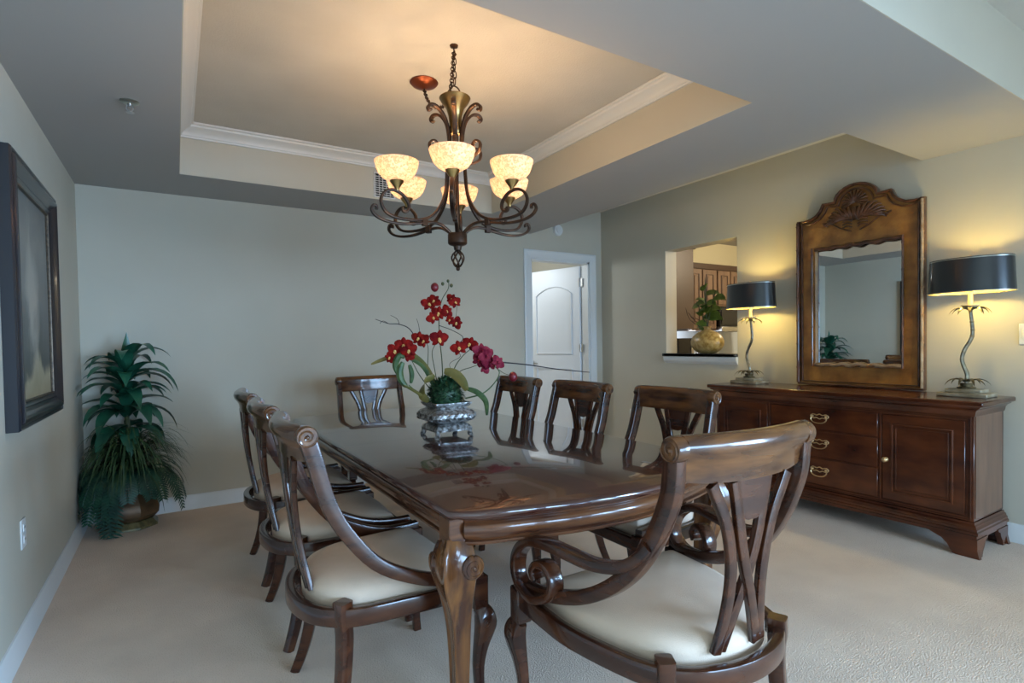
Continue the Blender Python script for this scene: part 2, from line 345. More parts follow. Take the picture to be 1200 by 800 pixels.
# leaf runs along local -X
LW, LH, LT = .80, 2.155, .035
lf = MB().bbox(-LW, 0, 0, LT, .012, LH, .003); lf.obj('door_leaf', 'door', dr)
def arch_panel(z0, z1, arch):
    x0, x1 = -LW + .12, -.12; pts = [(x0, z0), (x1, z0), (x1, z1)]
    if arch:
        for k in range(1, 12): t = k / 12; pts.append((lerp(x1, x0, t), z1 + arch * math.sin(PI * t) ** .8))
    pts.append((x0, z1)); return pts
for z0, z1, ar in ((1.12, 1.84, .10), (.22, .94, 0)):
    pp = arch_panel(z0, z1, ar)
    for yy in (-.004, LT + .004):
        q = MB(); q.sweep([V((x, yy, z)) for x, z in pp], rrect(.022, .012, .004), N=(0, 1, 0), closed=True)
        q.obj('door_panel_moulding', 'door', dr)
for z in (1.96, 1.19, .3): MB().tube([(.006, -.006, z - .05), (.006, -.006, z + .05)], .009, 8).box(.0, .045, -.003, .001, z - .048, z + .048).obj('hinge', 'steel', dr)
h = MB().lathe([(.0005, -.012), (.026, -.012), (.028, -.004), (.028, 0), (.0005, 0)], 16, Matrix.Translation((-LW + .06, -.0, 1.0)) @ Matrix.Rotation(PI / 2, 4, 'X'))
h.tube([(-LW + .06, -.0, 1.0), (-LW + .06, -.05, 1.0), (-LW + .075, -.058, 1.0), (-LW + .17, -.055, .995)], .009, 8); h.obj('door_handle', 'steel', dr)
# hall beyond the door and kitchen beyond the serving opening
struct(MB().box(1.8, 1.9, YB + .12, 8.3, 0, 2.6).box(1.8, XR, 8.2, 8.3, 0, 2.6), 'wall_hall', 'hallw'); struct(MB().box(1.8, XR, YB + .12, 8.3, 2.5, 2.6), 'ceiling_hall', 'ceil')
struct(MB().box(XR + .16, 6.9, 4.62, 4.74, 0, 2.6).box(6.8, 6.9, .8, 4.62, 0, 2.6).box(XR + .16, 6.9, .7, .8, 0, 2.6), 'wall_kitchen', 'kwall'); struct(MB().box(XR + .16, 6.9, .8, 4.74, 2.5, 2.6), 'ceiling_kitchen', 'ceil')
struct(MB().box(XR + .16, 6.8, 4.61, 4.62, .92, 1.42), 'wall_backsplash', 'splash')
# ledge of the opening
struct(MB().bbox(XR - .045, XR + .21, PY0 + .003, PY1 - .003, PZ0 - .0, PZ0 + .028, .005).bbox(XR - .045, XR - .003, PY0 - .01, PY1 + .02, PZ0, PZ0 + .028, .005), 'trim_6', 'granite')
lm = MB(); lpf = [(0, 0), (.006, 0), (.010, .010), (.020, .016), (.028, .030), (.032, .050), (.034, .070), (0, .070)]
a, b = V((XR, PY0 - .005, PZ0 - .072)), V((XR, PY1 + .012, PZ0 - .072)); n = len(lpf)
lm.add([e + V((-p, 0, q)) for e in (a, b) for p, q in lpf], [tuple(range(n))[::-1], tuple(range(n, 2 * n))] + [(k, (k + 1) % n, (k + 1) % n + n, k + n) for k in range(n)])
struct(lm, 'trim_7', 'trim')

# ---------------------------------------------------------------- kitchen things seen through the opening
def framed_door(par, x0, x1, y, z0, z1, m='kwood', knob=None, name='door', out=-1):
    w = .055
    d = MB().bbox(x0, x1, y, y + .02, z0, z1, .003).obj(name, m, par)
    MB().sweep([(x0 + w, y - .002, z0 + w), (x1 - w, y - .002, z0 + w), (x1 - w, y - .002, z1 - w), (x0 + w, y - .002, z1 - w)], rrect(.012, .012, .003), N=(0, 1, 0), closed=True).obj('panel_moulding', 'kdark', d)
    MB().bbox(x0 + w + .018, x1 - w - .018, y - .008, y + .002, z0 + w + .018, z1 - w - .018, .006).obj('panel', m, d)
    if knob: MB().lathe([(.0005, 0), (.006, 0), (.006, .012), (.013, .018), (.012, .026), (.0005, .029)], 12, Matrix.Translation((knob[0], y, knob[1])) @ Matrix.Rotation(PI / 2, 4, 'X')).obj('knob', 'steel', d)
    return d
kc = empty('wall_cabinet', (5.0, 4.24, 0), 0, 'brown kitchen wall cabinet with framed doors and dark crown seen through serving opening', 'cabinet')
MB().box(0, .50, .02, .37, 1.37, 2.10).obj('cabinet_box', 'kwood', kc); MB().box(.50, 1.5, .02, .37, 1.66, 2.10).obj('upper_box', 'kwood', kc)
MB().sweep([(-.005, .01, 2.12), (1.5, .01, 2.12)], [(-.03, -.012), (.03, -.02), (.035, .03), (-.03, .03)], N=(0, 0, 1)).obj('crown', 'kdark', kc)
framed_door(kc, .02, .23, 0, 1.39, 2.08); framed_door(kc, .25, .48, 0, 1.39, 2.08, knob=(.28, 1.45)); framed_door(kc, .52, .74, 0, 1.68, 2.08); framed_door(kc, .76, 1.0, 0, 1.68, 2.08)
kp = empty('tall_cabinet', (4.49, 4.16, 0), 0, 'tall dark cabinet with flat end panel at left edge of serving opening', 'cabinet')
MB().bbox(0, .50, 0, .44, 1.38, 2.28, .004).obj('end_panel', 'kpanel', kp); MB().bbox(-.0, .52, -.03, .44, 2.28, 2.34, .01).obj('crown', 'kdark', kp)
mw = empty('microwave', (5.52, 4.22, 0), 0, 'black microwave oven with steel strip under the short kitchen cabinets', 'microwave')
MB().bbox(0, .60, .0, .38, 1.42, 1.65, .005).obj('case', 'appl', mw); MB().bbox(.02, .42, -.012, -.001, 1.44, 1.63, .003).obj('door', 'appl', mw); MB().bbox(0, .60, -.03, .36, 1.355, 1.415, .006).obj('vent_strip', 'steel', mw)
kb = empty('base_cabinet', (4.48, 4.0, 0), 0, 'kitchen base cabinet under the dark granite counter on far kitchen wall', 'cabinet')
MB().box(0, 2.3, .02, .61, 0, .88).obj('cabinet_box', 'kwood', kb)
MB().box(4.471, 6.79, 3.97, 4.608, .881, .92).obj('kitchen_counter', 'granite'); tag(bpy.data.objects['kitchen_counter'], 'dark granite kitchen counter below the backsplash', 'counter')
tb = empty('toaster_oven', (4.62, 4.06, .921), 0, 'black box shaped appliance with steel edge on kitchen counter behind gold vase', 'appliance')
MB().bbox(0, .24, 0, .26, .012, .36, .008).obj('case', 'appl', tb); MB().bbox(.20, .236, -.008, -.001, .03, .33, .002).obj('steel_edge', 'steel', tb)
for x in (.03, .21): MB().box(x - .012, x + .012, .03, .23, 0, .012).obj('foot', 'appl', tb)
# vase with foliage on the ledge
gv = empty('flower_vase', (4.385, 3.50, PZ0 + .028), 0, 'round mottled gold vase holding green leafy branches on serving ledge', 'vase')
MB().lathe([(.0005, 0), (.07, 0), (.10, .006), (.145, .035), (.175, .08), (.178, .12), (.155, .165), (.11, .20), (.055, .222), (.036, .232), (.034, .245), (.045, .258), (.04, .262), (.028, .245), (.028, .225), (.0005, .21)], 28, sx=.60).obj('vase_body', 'ceramic', gv)
R0 = random.Random(4)
for bi, (dy, dx, L) in enumerate(((.02, 0, .50), (-.10, 0, .36), (.05, .02, .42), (.13, 0, .28))):
    pts = cat([(0, 0, .22), (dx * .4, dy * .3, .24 + L * .35), (dx, dy, .24 + L)], 5)
    b_ = MB().tube(pts, [.005] * (len(pts) - 1) + [.002], 5).obj('branch', 'stem', gv)
    for k in range(6):
        t = .12 + .85 * k / 6 if bi < 2 else .5 + .5 * k / 6; p = pts[int(t * (len(pts) - 1))]; a = R0.uniform(0, 6.28)
        MB().leaf(p, (math.cos(a) * .5, math.sin(a), .35), R0.uniform(.11, .16), .085, 1.0, 5, .1, upv=(-.8, 0, .6)).obj('leaf', 'kleaf', b_)
for q in range(3):
    pts = cat([(0, 0, .22), (0, .10 + .05 * q, .33), (0, .20 + .03 * q, .36 + .05 * q)], 4); MB().tube(pts, [.003] * (len(pts) - 1) + [.001], 4).obj('twig', 'twig', gv)

# ---------------------------------------------------------------- small fittings
def sprinkler(name, loc, label, mtx=Matrix()):
    e = empty(name, loc, 0, label, 'sprinkler')
    MB().lathe([(.0005, 0), (.040, 0), (.041, -.004), (.030, -.010), (.018, -.012), (.0005, -.012)], 20, mtx).obj('escutcheon', 'silvrim', e)
    q = MB().lathe([(.010, -.012), (.010, -.024), (.006, -.028), (.0005, -.028)], 10, mtx)
    for s in (-1, 1): q.tube([mtx @ V((s * .010, 0, -.018)), mtx @ V((s * .014, 0, -.035)), mtx @ V((s * .003, 0, -.050))], .003, 5)
    q.lathe([(.0005, -.050), (.018, -.050), (.018, -.053), (.0005, -.053)], 12, mtx); q.obj('head', 'steel', e)
sprinkler('fire_sprinkler', (-.156, 3.186, ZC), 'small round chrome fire sprinkler on grey dropped ceiling above left wall')
sprinkler('fire_sprinkler', (TX0 + .005, 2.21, 2.56), 'small sidewall sprinkler on left side of raised tray ceiling', Matrix.Rotation(-PI / 2, 4, 'Y') @ Matrix.Scale(.6, 4))
sd = empty('smoke_detector', (3.67, YB, 2.51), 0, 'round white detector on wall above the doorway', 'detector')
mx_ = Matrix.Rotation(PI / 2, 4, 'X'); MB().lathe([(.0005, 0), (.062, 0), (.064, .010), (.056, .030), (.0005, .032)], 24, mx_).obj('base', 'plastic', sd); MB().lathe([(.0005, .032), (.035, .032), (.033, .040), (.0005, .042)], 18, mx_).obj('cover', 'trim', sd)
av = empty('air_vent', (1.48, TY1 - .005, 2.555), 0, 'white louvred air vent on far side of tray ceiling', 'vent')
MB().sweep([(-.085, 0, -.095), (.085, 0, -.095), (.085, 0, .095), (-.085, 0, .095)], rrect(.024, .012, .003), N=(0, 1, 0), closed=True).obj('frame', 'plastic', av)
MB().box(-.08, .08, -.001, .003, -.09, .09).obj('backing', 'dark', av)
for k in range(9): MB().add([(-.078, -.008, z_) if i == 0 else (-.078, 0, z_ + .010) for i, z_ in ((0, -.08 + k * .018), (1, -.08 + k * .018))] + [(.078, 0, -.08 + k * .018 + .010), (.078, -.008, -.08 + k * .018)], [(0, 1, 2, 3)]).obj('slat', 'plastic', av)
for k in range(6): MB().box(-.075 + k * .03, -.072 + k * .03, -.010, -.002, -.085, .085).obj('bar', 'plastic', av)
def plate(name, loc, rz, w, hgt, kind, label, catg):
    e = empty(name, loc, rz, label, catg)      # plate faces local -Y
    MB().bbox(-w / 2, w / 2, -.007, 0, -hgt / 2, hgt / 2, .003).obj('cover_plate', 'plastic', e)
    if kind == 'outlet':
        for z in (-.025, .025):
            s_ = MB().bbox(-.016, .016, -.010, -.006, z - .017, z + .017, .003).obj('socket', 'plastic', e)
            MB().box(-.008, -.005, -.0105, -.0095, z - .004, z + .007).box(.005, .008, -.0105, -.0095, z - .004, z + .007).obj('slots', 'dark', s_)
    else:
        for x in (-w / 4, w / 4): MB().bbox(x - .015, x + .015, -.012, -.006, -.032, .032, .003).obj('rocker', 'plastic', e)
    return e
plate('wall_outlet', (XL, 3.075, .478), PI / 2, .08, .125, 'outlet', 'white electrical outlet on left wall below the painting', 'outlet')
plate('wall_outlet', (XR, 4.453, .447), -PI / 2, .07, .115, 'outlet', 'white electrical outlet low on right wall behind dining chairs', 'outlet')
plate('light_switch', (XR, 1.12, 1.262), -PI / 2, .13, .125, 'switch', 'white double light switch on right wall beside the black shaded lamp', 'switch')

# ---------------------------------------------------------------- framed painting on left wall
pf = empty('framed_painting', (XL + .001, 3.35, 1.505), 0, 'large painting in broad black frame on left wall', 'painting')
PW, PH = .48, .571
prof = [(0, 0), (0, .040), (.006, .047), (.013, .047), (.017, .040), (.023, .042), (.031, .054), (.043, .056), (.052, .050), (.060, .038), (.078, .030), (.086, .033), (.092, .028), (.100, .024), (.100, 0)]   # in from edge, out from wall
def frame_side(c0, c1, inn):
    a, b, i_ = V(c0), V(c1), V(inn); d = (b - a).normalized(); n = len(prof)
    vs = [e + i_ * p + d * (s * p) + V((q, 0, 0)) for e, s in ((a, 1), (b, -1)) for p, q in prof]
    return MB().add(vs, [tuple(range(n))[::-1], tuple(range(n, 2 * n))] + [(k, (k + 1) % n, (k + 1) % n + n, k + n) for k in range(n)])
cs = [(0, -PW, -PH), (0, PW, -PH), (0, PW, PH), (0, -PW, PH)]; ins = [(0, 0, 1), (0, -1, 0), (0, 0, -1), (0, 1, 0)]
for i in range(4): frame_side(cs[i], cs[(i + 1) % 4], ins[i]).obj('frame_rail', 'frameblk', pf)
MB().sweep([(.020, -PW + .106, -PH + .106), (.020, PW - .106, -PH + .106), (.020, PW - .106, PH - .106), (.020, -PW + .106, PH - .106)], rrect(.016, .012, .003), N=(1, 0, 0), closed=True).obj('liner', 'frameinner', pf)
MB().box(.004, .014, -PW + .08, PW - .08, -PH + .08, PH - .08).obj('canvas', 'canvas', pf)

# ---------------------------------------------------------------- dining table
TCX, TCY = 1.315, 2.742
tbl = empty('dining_table', (TCX, TCY, 0), 0, 'long polished mahogany dining table with bowed ends and scroll topped legs', 'table')
bow = [(-.635, 1.262), (-.60, 1.288), (-.561, 1.312), (-.48, 1.337), (-.407, 1.355), (-.32, 1.376), (-.235, 1.394), (-.12, 1.409), (0, 1.416)]
bow = bow + [(-x, y) for x, y in bow[-2::-1]]          # far end, left to right
def outline(y0, y1, ins=0):
    pts = []
    if y1 is None: pts += [(x * (1 - ins / .635), y - ins) for x, y in bow]
    else: pts += [(-.635 + ins, y1), (.635 - ins, y1)]
    if y0 is None: pts += [(-x * (1 - ins / .635), -(y - ins)) for x, y in bow]
    else: pts += [(.635 - ins, y0), (-.635 + ins, y0)]
    return pts
def board(y0, y1):
    m = MB(); layers = [(.012, .728), (.004, .732), (.0, .740), (.0, .749), (.004, .755), (.006, .7565), (.010, .760)]
    R = [[(x, y, z) for x, y in outline(y0, y1, i)] for i, z in layers]
    n = len(R[0]); vs = [p for r in R for p in r]; fs = [tuple(range(n))[::-1], tuple((len(R) - 1) * n + k for k in range(n))]
    for i in range(len(R) - 1): fs += [(i * n + k, i * n + (k + 1) % n, (i + 1) * n + (k + 1) % n, (i + 1) * n + k) for k in range(n)]
    return m.add(vs, fs)
g = .0006
for y0, y1 in ((None, -.457 - g), (-.457 + g, -g), (g, .457 - g), (.457 + g, None)): board(y0, y1).obj('table_leaf', 'top', tbl, sharp=50)
# moulded apron: long sides (split at the leaf seam) and bowed ends
ap = [(-.043, -.015), (-.043, .006), (-.036, .010), (-.032, .010), (-.030, .003), (-.022, .010), (-.006, .021), (.010, .023), (.022, .017), (.028, .007), (.033, .012), (.039, .016), (.043, .016), (.043, -.015)]
def apron(path): return MB().sweep(path, ap, N=(0, 0, 1))
ZA = .685
for s in (-1, 1):
    for y0, y1 in ((-1.19, -.002), (.002, 1.19)):
        pth = [(s * .594, y0, ZA), (s * .594, y1, ZA)]
        apron(pth if s == -1 else pth[::-1]).obj('side_apron', 'apron', tbl)
    ep = cat([(x * .955, (y - .038), ZA) for x, y in bow[1:-1]], 2)
    apron([V((p.x * s, p.y * s, p.z)) for p in ep]).obj('end_apron', 'apron', tbl)
# legs: cabriole with carved volutes
def table_leg():
    e = None
    m = MB(); D = V((-1, -1, 0)).normalized(); Nn = V((1, -1, 0)).normalized()
    base = V((-.592, -1.215, 0))
    ks = [(.645, .000, .078), (.625, .008, .088), (.59, .018, .100), (.555, .018, .100), (.51, .008, .088), (.45, -.006, .070), (.38, -.016, .057), (.30, -.020, .050), (.20, -.018, .044), (.12, -.010, .042), (.06, .002, .045), (.025, .014, .056), (.0, .018, .058)]
    P = cat([base + D * (o * 1.0) + V((0, 0, z)) for z, o, w in ks], 3); wv = cat([(w, 0, 0) for z, o, w in ks], 3)
    # square section with a raised bead down every arris
    q = .5; sec = [(q, q - .10), (q + .02, q), (q, q + .02), (q - .10, q)]
    prof = []
    for k in range(4):
        a = k * PI / 2; c_, s_ = math.cos(a), math.sin(a)
        for x, y in ((.5, .34), (.545, .40), (.545, .50), (.50, .545), (.40, .545), (.34, .5)): prof.append((x * c_ - y * s_, x * s_ + y * c_))
    m.sweep(P, prof, N=(1, 0, 0), sc=[w.x for w in wv])
    return m, base
def volute(mb, c, axis, r, th, U, flip=1, turns=2.0):
    ax = V(axis).normalized(); U = V(U).normalized(); Wv = ax.cross(U) * flip
    rotm = Matrix((U, ax.cross(U), ax)).transposed().to_4x4(); rotm.translation = V(c)
    mb.lathe([(.0005, -th), (r, -th), (r, th * .6), (r * .9, th), (.0005, th)], 20, rotm)
    mb.tube(spiral(V(c) + ax * th, r * .92, r * .15, 0, turns, U, Wv, 30), [lerp(r * .11, r * .08, i / 30) for i in range(31)], 5)
    mb.ball(V(c) + ax * th, r * .22, 8, 5)
lm_, base = table_leg()
legm = lm_.mesh('leg', 'legw')
vm = MB()
vms = []
for c_, a_, f_, t_ in (((.028, -.062, .578), (0, -1, 0), -1, .010), ((-.058, .030, .578), (-1, 0, 0), 1, .003)):
    vm = MB(); volute(vm, base + V(c_), a_, .037, t_, (0, 0, 1), f_); vms.append(('volute', vm.mesh('volute', 'legw')))
blkm = MB().bbox(-.628, -.552, -1.252, -1.175, .640, .7275, .003).mesh('corner_block', 'apron')
for sx, sy in ((1, 1), (-1, 1), (1, -1), (-1, -1)):
    lo_ = bpy.data.objects.new('leg', legm); COL.objects.link(lo_); lo_.parent = tbl; lo_.scale = (sx, sy, 1)
    for nm, me in vms + [('corner_block', blkm)]:
        c = bpy.data.objects.new(nm, me); COL.objects.link(c); c.parent = lo_

# ---------------------------------------------------------------- dining chairs
SF = -.25      # scroll position in local y
def make_chair(arm):
    if arm: lab, nm = 'x', 'dining_armchair'
    else: lab, nm = 'x', 'dining_chair'
    t = empty(nm, (0, 0, 0), 0, lab, 'armchair' if arm else 'chair')
    wb, wf_ = (.234, .342) if arm else (.238, .30)        # half width of stiles at back and front
    if arm: sp = [(-.006, .978), (.0, .905), (.015, .85), (.055, .76), (.118, .666), (.20, .59), (.30, .53), (.42, .488), (.53, .470), (.60, .472)]
    else: sp = [(-.006, .965), (.012, .902), (.044, .781), (.093, .68), (.184, .565), (.296, .500), (.40, .468), (.50, .462), (.545, .464)]
    fe = .60 if arm else .545
    # stiles with volute ears
    for s in (-1, 1):
        pts = cat([(s * lerp(wb, wf_, max(0, f) / fe), SF + f, z) for f, z in sp], 4); n = len(pts)
        m = MB(); m.sweep(pts, rrect(.034, .052, .005), N=(1, 0, 0), sc=[(1, lerp(1.0, .74, min(1, i / n * 1.2))) for i in range(n)])
        st = m.obj('stile', 'wood', t)
        v = MB(); volute(v, (s * (wb + .004), SF - .012, .998 if arm else .985), (s, 0, 0), .033, .016, (0, 1, 0), -s, 1.6); v.obj('volute', 'rail', st)
    # rolled crest rail, bowed back
    dz = .013 if arm else 0
    prof = [(.012, .905), (.015, .935), (.011, .965), (.014, .99), (.008, 1.008), (-.006, 1.018), (-.024, 1.018), (-.040, 1.006), (-.045, .988), (-.040, .972), (-.028, .958), (-.018, .94), (-.013, .905)]
    m = MB(); vs = []; NS = 17
    for i in range(NS):
        u = -1 + 2 * i / (NS - 1); x = u * (wb - .012); dy = -.034 * (1 - u * u); dip = (.012 if arm else .004) * (1 - abs(u) ** 3) if True else 0
        vs += [(x, SF + p + dy, z - (dip if z < .93 else 0) + dz) for p, z in prof]
    n = len(prof)
    m.add(vs, [tuple(range(n)), tuple((NS - 1) * n + k for k in range(n))] + [(i * n + k, (i + 1) * n + k, (i + 1) * n + (k + 1) % n, i * n + (k + 1) % n) for i in range(NS - 1) for k in range(n)])
    m.obj('crest_rail', 'rail', t)
    # pierced splat: two outer straps, two crossing straps, a small tablet
    yt, yb = SF - .032, SF + (.012 if arm else .020)
    zt, zb = .905, .452
    def S(x, f): # f 0 bottom .. 1 top
        return V((x, lerp(yb, yt, f) - .010 * math.sin(PI * f), lerp(zb, zt, f)))
    for s in (-1, 1):
        outer = [(-.138, 1.0), (-.122, .93), (-.088, .78), (-.066, .60), (-.058, .42), (-.064, .22), (-.082, 0)]
        inner = [(-.066, 1.0), (-.052, .85), (-.034, .65), (-.012, .48), (.014, .32), (.038, .16), (.060, 0)]
        for nm_, cr, w, dy_ in (('outer_strap', outer, .030, 0), ('cross_strap', inner, .030, -.004 if s > 0 else .004)):
            pts = cat([S(s * x, f) + V((0, dy_, 0)) for x, f in cr], 4)
            MB().sweep(pts, rrect(.018, w, .004), N=(0, 1, 0)).obj(nm_, 'wood', t)
    a = [(-.060, 1.0), (-.052, .90), (-.046, .82), (-.036, .785), (-.015, .768), (.015, .768), (.036, .785), (.046, .82), (.052, .90), (.060, 1.0)]
    vs = [S(x, f) + V((0, d, 0)) for d in (-.008, .008) for x, f in a]; n = len(a)
    MB().add(vs, [tuple(range(n)), tuple(range(n, 2 * n))] + [(k, (k + 1) % n, (k + 1) % n + n, k + n) for k in range(n)]).obj('tablet', 'wood', t)
    # horseshoe seat frame
    fr, bk, hw = (SF + fe - .0, SF - .028, wf_ - .014) 
    hb = .25
    half = [(hw, fr - .02), (hw * .995, fr - .14), (hw * .965, fr - .28), (hb * 1.03, bk + .15), (hb * .80, bk + .065), (hb * .46, bk + .018), (0, bk)]
    full = [(x, y, .408) for x, y in half] + [(-x, y, .408) for x, y in half[-2::-1]]
    path = cat(full, 4)
    MB().sweep(path, rrect(.058, .030, .006), N=(0, 0, 1)).obj('seat_frame', 'wood', t)
    MB().bbox(-hw + .01, hw - .01, fr - .035, fr - .002, .383, .437, .005).obj('front_rail', 'wood', t)
    # cushion
    rings = []; ol = cat([(x * .985, (y - (SF + .27)) * .97 + SF + .27, 0) for x, y, z in full] , 3)
    ol = [p for p in ol] + [V((lerp(-hw, hw, k / 8) * .95, fr - .02 + .012 * math.sin(PI * k / 8), 0)) for k in range(9)]
    cxy = V((0, SF + .28, 0)); n = len(ol); vs = []
    lay = [(.90, .405), (.905, .445), (.90, .462), (.86, .478), (.76, .492), (.55, .503), (.28, .509)]
    for k, z in lay: vs += [cxy + (p - cxy) * k + V((0, 0, z)) for p in ol]
    fs = [(i * n + a_, i * n + (a_ + 1) % n, (i + 1) * n + (a_ + 1) % n, (i + 1) * n + a_) for i in range(len(lay) - 1) for a_ in range(n)]
    vs.append(cxy + V((0, 0, .511))); fs += [((len(lay) - 1) * n + a_, (len(lay) - 1) * n + (a_ + 1) % n, len(vs) - 1) for a_ in range(n)]
    MB().add(vs, fs).obj('seat_cushion', 'cush', t, sharp=80)
    # rear legs: sabre legs with capped block outside the frame
    for s in (-1, 1):
        bx, by = s * (.215 if arm else .235), SF + (.052 if arm else .085)
        od = V((s * .45, -.9, 0)).normalized()
        pts = cat([V((bx, by, .455)), V((bx, by, .40)) , V((bx, by, .33)) - od * .004, V((bx, by, .20)) + od * .008, V((bx, by, .09)) + od * .035, V((bx, by, 0)) + od * .070], 4)
        n = len(pts); k = int(n * .42)
        scl = [1.15 if i < k * .55 else lerp(1.05, .78, max(0, i - k) / (n - k)) for i in range(n)]
        MB().sweep(pts, rrect(.040, .044, .007), N=tuple(od.cross(V((0, 0, 1)))), sc=scl).obj('leg', 'wood', t)
    # front legs: block, carved knee scroll and tapering shank
    for s in (-1, 1):
        bx, by = s * (wf_ - .004), SF + fe - .012
        m = MB(); m.bbox(bx - .026, bx + .026, by - .028, by + .028, .345, .458, .004)
        ks = [(.345, .002, .046), (.325, .016, .062), (.295, .024, .070), (.26, .018, .062), (.21, .006, .048), (.14, -.004, .038), (.06, -.002, .033), (.0, .004, .034)]
        D = V((s * .55, .83, 0)).normalized()
        P = cat([V((bx, by, 0)) + D * o + V((0, 0, z)) for z, o, w in ks], 3); w_ = cat([(w, 0, 0) for z, o, w in ks], 3)
        m.sweep(P, rrect(.8, 1, .16), N=(1, 0, 0), sc=[q.x for q in w_])
        lg = m.obj('leg', 'wood', t)
        v = MB(); volute(v, (bx + s * .034, by + .012, .300), (s, 0, 0), .020, .006, (0, 0, 1), s, 1.5); v.obj('knee_scroll', 'wood', lg)
    if arm:
        ar = [(.060, .745), (.085, .712), (.13, .676), (.19, .652), (.26, .642), (.34, .645), (.42, .648), (.49, .640), (.545, .612), (.585, .565), (.59, .51), (.555, .468), (.495, .456), (.44, .470), (.405, .505), (.400, .548), (.425, .580), (.462, .578), (.480, .550), (.468, .528)]
        for s in (-1, 1):
            # arm rises from the stile, dips, then rolls into a large open volute standing on the stile end
            pts = cat([(s * (lerp(wb, wf_, min(1, f / .5)) + .002), SF + f, z + (0.006 if i > 10 and z < .5 else 0)) for i, (f, z) in enumerate(ar)], 4); n = len(pts)
            MB().sweep(pts, rrect(.052, .030, .008), N=(1, 0, 0), sc=[(lerp(.8, 1, min(1, i / n * 3)), lerp(1.1, .8, i / n)) for i in range(n)]).obj('arm', 'wood', t)
    return t
ch = make_chair(False)
rows = [((.59, 1.96), -90, 'mahogany side chair with cream seat, nearest of the three along left side of table', 'left'),
        ((.59, 2.65), -90, 'mahogany side chair, middle one of the three along left side of table', 'left'),
        ((.595, 3.37), -90, 'mahogany side chair farthest from camera along left side of table', 'left'),
        ((1.89, 1.92), 90, 'mahogany side chair on right of table in front of sideboard, nearest of right row', 'right'),
        ((1.84, 2.61), 90, 'mahogany side chair on right of table, middle of right row before white door', 'right'),
        ((1.82, 3.29), 90, 'mahogany side chair on right of table next to red orchid bud, farthest of right row', 'right'),
        ((1.30, 4.01), 180, 'lone mahogany chair at far head of table, backed by grey wall', 'head')]
for i, ((x, y), a, lab, sd_) in enumerate(rows):
    o = ch if i == 0 else copy_tree(ch)
    o.location = (x, y, 0); o.rotation_euler = (0, 0, math.radians(a)); o['label'] = lab; o['group'] = 'side chairs around the dining table'
ac = make_chair(True); ac.location = (1.258, 1.14, 0); ac.rotation_euler = (0, 0, math.radians(-4)); ac['label'] = 'mahogany armchair with large scrolled arms at near end of table'

# ---------------------------------------------------------------- sideboard
sb = empty('sideboard', (3.82, 2.10, 0), -PI / 2, 'long mahogany sideboard with two panelled doors and three brass handled drawers', 'sideboard')
BW, BD = .86, .44
MB().bbox(-BW, BW, .0, BD, .20, .81, .003).obj('body', 'side', sb)
MB().box(BW, BW + .003, .02, BD - .03, .215, .80).obj('end_panel', 'sideend', sb); MB().box(-BW - .003, -BW, .02, BD - .03, .215, .80).obj('end_panel', 'sideend', sb)
def mitre(prof, ins_path, m, name, par):      # three-sided moulding around front and both ends; prof = (out, z)
    n = len(prof); vs = []
    for (x, y, dx, dy) in ins_path: vs += [(x + dx * p, y + dy * p, z) for p, z in prof]
    k = len(ins_path)
    return MB().add(vs, [tuple(range(n)), tuple((k - 1) * n + i for i in range(n))] + [(a * n + i, (a + 1) * n + i, (a + 1) * n + (i + 1) % n, a * n + (i + 1) % n) for a in range(k - 1) for i in range(n)]).obj(name, m, par)
ip = [(-BW, BD, -1, 0), (-BW, 0, -1, -1), (BW, 0, 1, -1), (BW, BD, 1, 0)]
mitre([(0, .800), (.004, .800), (.008, .812), (.010, .828), (.020, .842), (.034, .850), (.040, .860), (.0, .860)], ip, 'side', 'cornice', sb)
mitre([(0, .198), (.004, .198), (.006, .186), (.014, .180), (.016, .168), (.022, .162), (.022, .150), (.028, .146), (.028, .132), (.020, .126), (.020, .106), (0, .106)], ip, 'side', 'base_moulding', sb)
tp = [(.046, .860), (.054, .866), (.056, .876), (.052, .886), (.046, .890), (-.25, .890), (-.25, .860)]
q = MB(); q.bbox(-BW - .055, BW + .055, -.055, BD + .01, .8605, .890, .006); q.obj('top', 'side', sb)
MB().box(-BW, BW, .0, BD, .11, .198).obj('plinth', 'side', sb)
# feet
def foot(sx, front):
    m = MB(); ys = 0 if front else BD
    x0 = BW + .024
    pr = [(0, .108), (-.235, .108), (-.215, .098), (-.170, .080), (-.140, .050), (-.118, .004), (-.10, 0), (.012, 0), (.006, .02), (-.002, .06)]
    poly = [(sx * (x0 + p), z) for p, z in pr]
    y0, y1 = (-.024, .004) if front else (BD - .03, BD)
    n = len(poly); vs = [(x, y, z) for y in (y0, y1) for x, z in poly]
    m.add(vs, [tuple(range(n)), tuple(range(n, 2 * n))] + [(k, (k + 1) % n, (k + 1) % n + n, k + n) for k in range(n)])
    pr2 = [(0, .108), (.155, .108), (.145, .092), (.120, .085), (.110, .060), (.085, .030), (.075, 0), (.002, 0), (.002, .02), (.002, .06)]
    sgn, yo = (1, -.024) if front else (-1, BD)
    poly = [(yo + sgn * p, z) for p, z in pr2]
    vs = [(x, y, z) for x in (sx * (x0 - .028), sx * x0) for y, z in poly]
    m.add(vs, [tuple(range(n)), tuple(range(n, 2 * n))] + [(k, (k + 1) % n, (k + 1) % n + n, k + n) for k in range(n)])
    m.obj('foot', 'side', sb)
for sx in (-1, 1):
    foot(sx, True); foot(sx, False)
